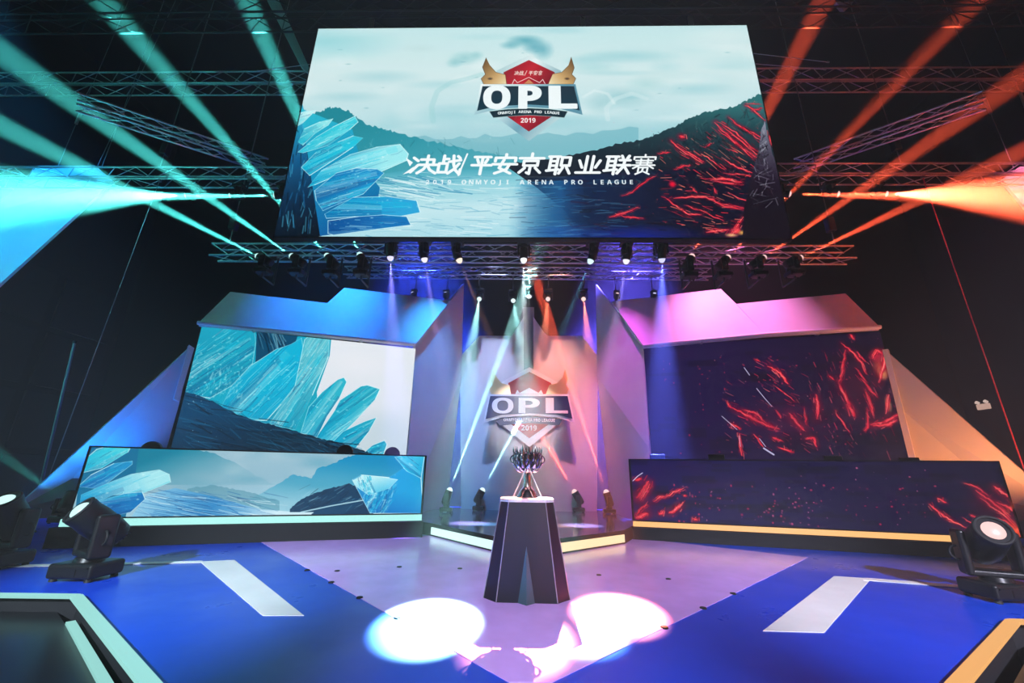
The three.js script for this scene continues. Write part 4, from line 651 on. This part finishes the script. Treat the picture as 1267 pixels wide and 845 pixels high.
function movingHead({ lens, base, hang = false, S = 1, aim, color, cd, half, pen = 0.35, glow = 6, label, group, lights = [], rig, flatLens = false, dome = 0.45 }) {
  const dir = aim.clone().sub(lens).normalize(), up = hang ? -1 : 1;
  const pivot = lens.clone().addScaledVector(dir, -0.2 * S), root = base ?? V(pivot.x, pivot.y - up * 0.39 * S, pivot.z);
  const o = thing('moving_head', label, 'stage light', group, root.toArray());
  if (hang) o.rotation.x = Math.PI; o.scale.setScalar(S);
  o.updateMatrixWorld(true);
  const ld = dir.clone(); if (hang) { ld.y *= -1; ld.z *= -1; }
  const b = part('base', G.base, M.plastic, o);
  if (rig) {                                                    // a pipe bracket from the base to the truss chord
    const w = (x, y, z) => { const v = V(x, y, z).sub(root).divideScalar(S); if (hang) { v.y *= -1; v.z *= -1; } return v; };
    const y1 = root.y + (hang ? 0.05 : -0.06), top = rig.y - 0.014, p0 = w(root.x, root.y, root.z), p1 = w(root.x, y1, root.z), p2 = w(root.x, y1, rig.z), p3 = w(root.x, top - 0.02, rig.z), cl = 0.06 / S;
    part('hanger', merge([rod(p0, p1, 0.03), rod(p1, p2, 0.025), rod(p2, p3, 0.025)]), M.blackSteel, o);
    part('clamp', bx(cl, 0.05 / S, cl).translate(p3.x, p3.y + (hang ? 0.005 : -0.005) / S, p3.z), M.steel, o);
  }
  if (hang) part('mount_plate', bx(0.2, 0.03, 0.1, 0, 0, 0), M.steel, o);
  else for (const [x, z] of [[-1, -1], [1, -1], [1, 1], [-1, 1]]) part('foot', G.foot, M.plasticSoft, b, [x * 0.14, 0.0, z * 0.11]);
  const pan = Math.atan2(ld.x, ld.z), yoke = part('yoke', G.yokeBottom, M.plastic, o); yoke.rotation.y = pan;
  for (const s of [-1, 1]) { part('yoke_arm', G.arm, M.plastic, yoke, [s * 0.155, 0, 0]); part('handle', G.handle, M.plasticSoft, yoke, [s * 0.182, 0.3, 0], [0, s < 0 ? Math.PI : 0, 0]); }
  const head = part('head', G.head, M.plastic, o, [0, 0.39, 0]); head.quaternion.setFromUnitVectors(V(0, 0, 1), ld);
  // keep the head's sideways axis level with the yoke
  const xAxis = V(Math.cos(pan), 0, -Math.sin(pan)), zAxis = ld.clone(), yAxis = zAxis.clone().cross(xAxis).normalize(); xAxis.copy(yAxis.clone().cross(zAxis)); head.quaternion.setFromRotationMatrix(new THREE.Matrix4().makeBasis(xAxis, yAxis, zAxis));
  part('bezel', G.bezel, M.plasticSoft, head); part('cooling_fins', G.fin, M.plasticSoft, head);
  const tint = color.clone().lerp(new THREE.Color(1, 1, 1), 0.55);
  const ln = part('lens', G.lens, glowing(tint, Math.min(glow, 1.25)), head); ln.userData.label = 'glowing glass lens';
  ln.scale.z = dome; ln.position.z = 0.185 * (1 - dome);         // how far the lens bulges
  if (flatLens) { ln.scale.set(0.74, 0.74, 0.3); ln.position.z = 0.128; part('lens_ring', new THREE.RingGeometry(0.066, 0.104, 28).translate(0, 0, 0.192), M.plastic, head); }
  for (const [c, w, h, p] of [[color, cd, half, pen], ...lights]) {
    const l = new THREE.SpotLight(c, w / EX, 0, h * D, p, 2); l.position.set(0, 0, 0.36); l.target.position.set(0, 0, 5); l.castShadow = true; l.shadow.radius = 1; head.add(l, l.target);
  }
  return o;
}
const K = { teal: lin(0.10, 0.95, 0.88), tealPale: lin(0.42, 0.98, 0.95), orange: lin(1.0, 0.10, 0.04), orangePale: lin(1.0, 0.24, 0.14), blue: lin(0.10, 0.14, 1.0), violet: lin(0.32, 0.28, 1.0), lilac: lin(0.62, 0.5, 1.0), white: lin(0.85, 0.93, 1.0), amber: lin(1.0, 0.5, 0.22), cyan: lin(0.2, 0.7, 1.0) };
// row under the big screen
const rowHead = (px, py, aim, o) => movingHead({ lens: onZ(px, py, ZR), hang: true, S: 0.76, dome: 1, aim, rig: { y: 5.825, z: ZT + 0.15 }, ...o });
const FAN = { cd: 58000, half: 2.3, pen: 0.5, glow: 8, S: 0.85, dome: 1 };
const ORDER = ['outermost of its four', 'second from the outer end', 'second from the inner end', 'innermost of its four'];
for (const [px, py, tx, ty, nth] of [[321, 318, 0, 155, ORDER[0]], [363, 318, 0, 64, ORDER[1]], [406, 318, 128, 0, ORDER[2]], [446, 317, 305, 0, ORDER[3]]]) rowHead(px, py, onZ(tx, ty, ZR), { ...FAN, hang: false, color: K.teal, label: `moving head under the big screen throwing a thin teal beam, ${nth}`, group: 'teal fan heads under the big screen' });
for (const [px, py, tx, ty, nth] of [[988, 320, 1267, 186, ORDER[0]], [943, 320, 1267, 95, ORDER[1]], [899, 320, 1175, 30, ORDER[2]], [855, 319, 1020, 0, ORDER[3]]]) rowHead(px, py, onZ(tx, ty, ZR), { ...FAN, hang: false, cd: 46000, color: K.orange, label: `moving head under the big screen throwing a thin red-orange beam, ${nth}`, group: 'orange fan heads under the big screen' });
rowHead(483, 318, V(-2.35, 0.28, -8.95), { color: K.violet, cd: 6000, half: 7, pen: 1, glow: 14, label: 'bright violet wash head under the icy half of the big screen' });
rowHead(819, 320, V(3.1, 0.22, -9.9), { color: K.blue, cd: 9000, half: 10, pen: 1, glow: 14, label: 'bright blue wash head under the burning half of the big screen' });
rowHead(525, 320, V(-1.0, 0.22, -8.9), { color: K.lilac, cd: 3000, half: 5, pen: 0.8, glow: 10, label: 'lilac wash head under the screen next to the violet one' });
rowHead(775, 322, V(1.2, 0.22, -8.9), { color: K.lilac, cd: 3000, half: 5, pen: 0.8, glow: 10, label: 'lilac wash head under the screen next to the blue one' });
rowHead(568, 321, V(0.9, 0.22, -8.8), { color: K.amber, cd: 1500, half: 4, pen: 0.8, glow: 2.5, label: 'dim amber head under the screen turned sideways' });
rowHead(731, 322, V(-0.7, 0.22, -8.8), { color: K.cyan, cd: 1800, half: 4, pen: 0.8, glow: 2.5, label: 'dim cyan head under the screen turned sideways' });
rowHead(648, 321, V(0.06, 0.22, -7.5), { color: K.white, cd: 8000, half: 5, pen: 0.8, glow: 14, label: 'white head in the middle of the screen truss shining down at the trophy' });
// heads beside the screen, level beams
for (const [px, tx, ty, w, h, p, zz] of [[340, -260, 247, 80000, 3.0, 0.7, -7.9], [285, -260, 246, 56000, 3.8, 0.8, -8.15], [230, -300, 246, 42000, 14, 1, -8.4]]) movingHead({ lens: onZ(px, 242, zz), hang: true, S: 0.72, rig: { y: 7.905, z: ZT + 0.17 }, aim: onZ(tx, ty, -5.6), color: K.teal, cd: w, half: h, pen: p, glow: 16, label: `moving head blazing a level teal beam beside the icy screen edge, ${px === 340 ? 'nearest the screen' : px === 285 ? 'the middle one' : 'farthest from the screen'}`, group: 'teal heads beside the big screen', lights: [] });
for (const [px, tx, ty, w, h, p, zz] of [[977, 1530, 252, 70000, 3.4, 0.7, -7.9], [1037, 1530, 246, 52000, 4.4, 0.8, -8.15], [1097, 1600, 246, 70000, 15, 1, -8.4]]) movingHead({ lens: onZ(px, 240, zz), hang: true, S: 0.72, rig: { y: 8.005, z: ZT + 0.17 }, aim: onZ(tx, ty, -5.4), color: K.orange, cd: w, half: h, pen: p, glow: 16, label: `moving head blazing a level orange beam beside the burning screen edge, ${px === 977 ? 'nearest the screen' : px === 1037 ? 'the middle one' : 'farthest from the screen'}`, group: 'orange heads beside the big screen' });
// heads above the emblem bay, shining down on the floor round the trophy stand
const bayHead = (px, py, aim, o) => movingHead({ lens: onZ(px, py, -11.5), hang: true, S: 0.72, rig: { y: 6.805, z: -11.37 }, aim, ...o });
bayHead(593, 370, onY(530, 770), { color: K.tealPale, cd: 28000, half: 2.8, pen: 1, glow: 16, label: 'teal-white head above the emblem bay, outermost towards the ice video wall' });
bayHead(635, 372, onY(706, 772), { color: K.tealPale, cd: 18000, half: 2.7, pen: 0.9, glow: 12, label: 'teal-white head above the emblem bay, inner one of its pair' });
bayHead(678, 370, onY(640, 790), { color: K.orangePale, cd: 18000, half: 2.7, pen: 0.9, glow: 12, label: 'red-orange head above the emblem bay, inner one of its pair' });
bayHead(722, 370, onY(764, 757), { color: K.orangePale, cd: 28000, half: 2.8, pen: 1, glow: 16, label: 'red-orange head above the emblem bay, outermost towards the red video wall' });
bayHead(655, 367, V(0.1, 1.0, -8), { color: K.white, cd: 300, half: 5, pen: 0.8, glow: 9, label: 'small white head in the very middle above the emblem bay' });
for (const [px, py, tx, ty, c] of [[510, 362, 483, 318, K.violet], [551, 362, 540, 300, K.violet], [764, 363, 772, 320, K.orangePale], [810, 363, 817, 322, K.violet]]) movingHead({ lens: onZ(px, py, -11.2), hang: true, S: 0.5, rig: { y: 6.805, z: -11.37 }, aim: onZ(tx, ty, -10.6), color: c, cd: 4000, half: 1.2, pen: 0.5, glow: 8, label: `small head with a faint upward beam above the ${px < 640 ? 'blue' : 'pink'} canopy, ${px === 510 || px === 810 ? 'outer' : 'inner'} one of two`, group: 'small heads above the canopies' });
// heads standing on the riser
for (const [px, py, lx, ly, tx, ty, c, k, label] of [[552, 633, 556, 605, 640, 382, K.tealPale, 80000, 'moving head standing on the riser nearest the ice desk, pale teal beam'], [592, 631, 596, 604, 738, 340, K.tealPale, 80000, 'moving head on the riser just beside the trophy stand, pale teal beam'], [716, 633, 712, 606, 600, 415, K.orange, 110000, 'moving head on the riser just beside the trophy stand, orange beam'], [754, 635, 750, 607, 668, 360, K.orange, 110000, 'moving head standing on the riser nearest the spark-filled desk, orange beam']]) {
  const b = onY(px, py, 0.236), lens = onZ(lx, ly, b.z + 0.1);
  const dir = onZ(tx, ty, b.z).sub(lens).normalize(), S = 0.86;
  const piv = V(b.x, 0.236 + 0.39 * S, b.z), l2 = piv.clone().addScaledVector(dir, 0.2 * S);
  movingHead({ lens: l2, base: b, S, aim: l2.clone().add(dir), color: c, cd: k, half: 1.9, pen: 0.4, glow: 12, dome: 0.8, label });
}
// large heads on the stage floor
function floorHead(px, py, S, aim, o) { const b = onY(px, py, 0); b.y = 0.011 * S; const piv = V(b.x, b.y + 0.39 * S, b.z), d = aim.clone().sub(piv).normalize(); return movingHead({ lens: piv.clone().addScaledVector(d, 0.2 * S), base: b, S, aim: piv.clone().addScaledVector(d, 3), flatLens: true, ...o }); }
floorHead(104, 716, 1.36, onZ(-60, 520, -3.9), { color: K.teal, cd: 900, half: 4.5, pen: 0.5, glow: 3.2, label: 'large black moving head on the blue floor by the teal edge strip, lens glowing' });
floorHead(-6, 702, 1.36, onZ(-60, 470, -4.4), { color: K.teal, cd: 500, half: 4, pen: 0.5, glow: 3, label: 'large black moving head half cut off beside the teal one' });
floorHead(1240, 742, 1.36, onZ(1345, 500, -3.2), { color: K.orange, cd: 700, half: 5, pen: 0.5, glow: 2.2, label: 'large black moving head on the blue floor by the orange edge strip' });
for (const [p, y, aim, c, cd, half, label] of [
  [onZ(14, 640, -6.9), 0, V(-8.6, 2.6, -8.4), lin(0.015, 0.26, 1.0), 12, 40, 'small white-lensed head on the floor outside the ice platform'], [onZ(78, 640, -7.25), 0.28, V(-7.9, 2.0, -8.1), lin(0.01, 0.20, 1.0), 15, 42, 'small white-lensed head on the platform right beside the ice desk end'],
  [V(8.35, 0, -7.0), 0, V(8.6, 2.2, -8.6), lin(1.0, 0.30, 0.10), 26, 46, 'small orange head on the floor lighting the orange wing board'], [V(9.6, 0, -6.4), 0, V(9.4, 2.6, -8.6), lin(1.0, 0.3, 0.12), 12, 40, 'small orange head on the floor farther out past the spark-filled desk']]) {
  const S = 0.8, b = V(p.x, y + 0.011 * S, p.z), piv = V(p.x, b.y + 0.39 * S, p.z), d = aim.clone().sub(piv).normalize();
  movingHead({ base: b, lens: piv.clone().addScaledVector(d, 0.2 * S), S, aim: piv.clone().add(d), color: c, cd, half, pen: 0.9, label });
}

// ------------------------------------------------------------------ hanging side boards, cables, small fittings
{
  const z = -8.9, t = thing('suspended_scenery', 'large blue-lit faceted board hanging above the teal side of the hall', 'panel');
  const p = (x, y, zz = z) => onZ(x, y, zz);
  part('upper_facet', board([p(47, 205), p(118, 205), p(140, 224), p(-10, 262, -8.7), p(0, 250, -8.7)], 0.06), M.panel, t);
  part('lower_facet', board([p(-10, 262, -8.7), p(140, 224), p(0, 351, -8.6), p(-20, 370, -8.6), p(-20, 300, -8.6)], 0.06), M.panel, t);
  const q = thing('suspended_scenery', 'pink-lit corner of a board hanging above the orange side of the hall', 'panel');
  part('lower_facet', board([p(1240, 222), p(1262, 206), p(1340, 206), p(1400, 300), p(1330, 330)], 0.06), M.panel, q);
  for (const [x0, y0, x1, y1] of [[72, 205, 101, 137], [121, 205, 153, 137], [126, 207, 151, 140]]) { const a = p(x0, y0), b = p(x1, y1); const d = b.clone().sub(a); const c = thing('rigging_wire', `thin steel wire with a clamp holding the blue-lit scenery, ${x0 === 72 ? 'outer one' : x0 === 121 ? 'inner one' : 'doubled beside the inner one'}`, 'wire', 'wires of the blue-lit scenery'); part('wire', rod(a, b.clone().addScaledVector(d, 6), 0.009), M.steel, c); part('clamp', rod(a.clone().addScaledVector(d, 0.75), a.clone().addScaledVector(d, 0.98), 0.035, 8), M.alu, c); }
  for (const [x0, y0, x1, y1] of [[1180, 30, 1254, 208], [1224, 20, 1300, 208]]) { const a = p(x0, y0), b = p(x1, y1), d = a.clone().sub(b); const c = thing('rigging_wire', `thin steel wire slanting down to the pink-lit scenery, ${x0 === 1180 ? 'inner one' : 'outer one'}`, 'wire', 'wires of the pink-lit scenery'); part('wire', rod(b, a.clone().addScaledVector(d, 0.4), 0.009), M.steel, c); part('clamp', rod(b.clone().addScaledVector(d, 0.35), b.clone().addScaledVector(d, 0.46), 0.035, 8), M.alu, c); }
}
{
  const toFloor = (p, q, y = 0) => q.clone().addScaledVector(q.clone().sub(p), (y - q.y) / (q.y - p.y));
  const hung = (x0, y0, x1, y1, top) => { const p = onZ(x0, y0, ZT + 0.17), q = onZ(x1, y1, ZT + 0.17); return [toFloor(q, p, top), toFloor(p, q, 0.0)]; };
  const c = thing('slung_cable', 'thin red-lit cable slanting down the dark hall wall', 'cable'); part('cord', rod(...hung(1160, 272, 1262, 566, 8.0), 0.012), std(lin(0.5, 0.03, 0.06), 0.5), c); part('hook', bx(0.06, 0.05, 0.06).translate(...hung(1160, 272, 1262, 566, 7.97)[0].toArray()), M.steel, c);
  const d = thing('slung_cable', 'thin cable slanting down beside the dark hall wall near the ice side', 'cable'); part('cord', rod(...hung(152, 345, 97, 492, 7.9), 0.009), M.steel, d); part('hook', bx(0.06, 0.05, 0.06).translate(...hung(152, 345, 97, 492, 7.87)[0].toArray()), M.steel, d);
  const e = thing('leaning_pole', 'slim grey pole leaning in the dark behind the blue wing board', 'pole'), e0 = onZ(92, 425, -9.6), e1 = toFloor(e0, onZ(60, 560, -9.6)); part('shaft', rod(e0, e1, 0.03), M.steel, e); part('cap', rod(e0, e0.clone().addScaledVector(e0.clone().sub(e1).normalize(), 0.06), 0.04), M.plastic, e);
  const bar = thing('hanging_bar', 'broad blue-lit bar slanting behind the icy top corner of the big screen', 'bar'); part('board', board([onZ(330, 0, -8.6), onZ(345, 0, -8.6), onZ(388, 96, -8.6), onZ(372, 82, -8.6)], 0.08), M.panel, bar);
  const barHook = (o, p) => part('drop_rod', rod(p, V(p.x, 16.6, p.z), 0.02), M.blackSteel, o);
  barHook(bar, onZ(352, 20, -8.64));
  const bar2 = thing('hanging_bar', 'broad orange-lit bar behind the roof truss on the orange side', 'bar'); part('board', board([onZ(1034, 2, -8.6), onZ(1056, 2, -8.6), onZ(1044, 14, -8.6)], 0.08), M.panel, bar2); barHook(bar2, onZ(1045, 6, -8.64));
  for (const [x0, y0, x1, y1, label] of [[388, 79, 318, 88, 'thin pale stay wire reaching out from the icy top edge of the big screen'], [934, 79, 1022, 86, 'thin pale stay wire at the burning top edge of the big screen, lower one'], [931, 66, 1026, 77, 'thin pale stay wire at the burning top edge of the big screen, upper one']]) {
    const w = thing('stay_wire', label, 'wire'), a = onZ(x0, y0, -7.58), b = onZ(x1, y1, -7.58); part('wire', rod(a.clone().lerp(b, -0.08), b, 0.009), M.panelEdge, w); part('end_clip', rod(b, b.clone().lerp(a, 0.03), 0.02), M.alu, w);
  }
  const n = thing('emergency_light', 'small pale twin emergency light on the dark side wall', 'lamp'), w = (() => { const d2 = ray(1217, 503); return camera.position.clone().addScaledVector(d2, 16.93 / d2.x); })();
  n.position.copy(w); n.rotation.y = -Math.PI / 2;
  part('housing', rbx(0.42, 0.2, 0.1, 0.02, 0, 0, 0), glowing(lin(1, 0.62, 0.5), 0.55), n); for (const s of [-1, 1]) part('lamp', new THREE.CylinderGeometry(0.06, 0.045, 0.09, 14).rotateX(1.2).translate(s * 0.15, 0.16, 0.02), glowing(lin(1, 0.72, 0.62), 0.6), n);
}

// ------------------------------------------------------------------ wash lights out of view: behind the audience, and behind the big screen
truss('front_truss', 'truss over the back of the audience with two floor wash lights', V(-16.9, 7.2, 8.3), V(16.9, 7.2, 8.3), 0.4);
truss('rear_truss', 'truss hidden behind the big screen carrying the panel wash lights', V(-16.9, 11.6, -9.0), V(16.9, 11.6, -9.0), 0.4);
function washLight(pos, aim, color, cd, half, label, pen = 0.9) {
  const o = thing('wash_light', label, 'stage light', undefined, pos), d = aim.clone().sub(o.position).normalize();
  part('clamp', bx(0.06, 0.3, 0.06, 0, -0.02, 0), M.steel, o);
  const h = part('head', G.head, M.plastic, o, [0, -0.3, 0]); h.quaternion.setFromUnitVectors(V(0, 0, 1), d);
  part('lens', G.lens, glowing(color, 1.2), h);
  const l = new THREE.SpotLight(color, cd / EX, 0, half * D, pen, 2); l.position.set(0, 0, 0.36); l.target.position.set(0, 0, 5); l.castShadow = true; l.shadow.radius = 3; h.add(l, l.target);
}
washLight([-4.6, 6.835, 8.1], V(-3.6, 0, -5.4), lin(0.74, 0.88, 1.0), 1900, 11, 'pale teal floor wash over the back of the audience');
washLight([4.6, 6.835, 8.1], V(3.7, 0, -5.4), lin(0.82, 0.81, 1.0), 1900, 11, 'pale pink floor wash over the back of the audience');
washLight([0.9, 6.835, 8.1], V(0.15, 0, -4.6), lin(0.86, 0.84, 1.0), 1000, 8, 'pale lilac floor wash over the back of the audience');
washLight([0.1, 6.835, 8.1], V(0.1, 2.9, -12), lin(0.9, 0.86, 1.0), 900, 3.6, 'pale narrow wash over the back of the audience aimed at the emblem', 0.6);
washLight([-4.6, 11.235, -8.8], V(-5.2, 3.6, -10.7), lin(0.012, 0.22, 1.0), 360, 21, 'deep blue panel wash behind the screen above the ice video wall');
washLight([-1.6, 11.235, -8.8], V(-2.1, 3.2, -11.2), lin(0.03, 0.32, 1.0), 420, 14, 'azure wash behind the screen above the blue backdrop facet');
washLight([4.8, 11.235, -8.8], V(5.6, 3.6, -10.7), lin(1.0, 0.24, 0.72), 380, 21, 'pink panel wash behind the screen above the red video wall');
washLight([1.8, 11.235, -8.8], V(2.4, 3.2, -11.2), lin(0.80, 0.10, 0.85), 330, 14, 'magenta wash behind the screen above the magenta backdrop facet');
washLight([-3.0, 11.235, -9.2], V(-3.8, 4.6, -16.5), lin(0.03, 0.07, 1.0), 14000, 21, 'strong blue wash behind the screen flooding the dark back wall, ice side');
washLight([3.2, 11.235, -9.2], V(4.0, 4.6, -16.5), lin(0.12, 0.09, 1.0), 14000, 21, 'strong violet-blue wash behind the screen flooding the dark back wall, ember side');
washLight([-0.8, 11.235, -8.8], V(-0.9, 3.9, -12.4), lin(0.50, 0.58, 1.0), 420, 9, 'pale blue wash behind the screen above the teal-side spire panel');
washLight([1.0, 11.235, -8.8], V(1.15, 3.7, -12.4), lin(1.0, 0.38, 0.28), 520, 9, 'peach wash behind the screen above the orange-side spire panel');
washLight([-11.4, 12.235, -5.0], V(-12.2, 6.6, -8.7), lin(0.01, 0.36, 1.0), 330, 26, 'azure wash on the hall roof truss above the blue hanging scenery');
washLight([12.2, 12.235, -5.0], V(13.2, 7.0, -8.7), lin(1.0, 0.22, 0.45), 260, 26, 'pink wash on the hall roof truss above the pink hanging scenery');

shade(scene);
renderer.render(scene, camera);
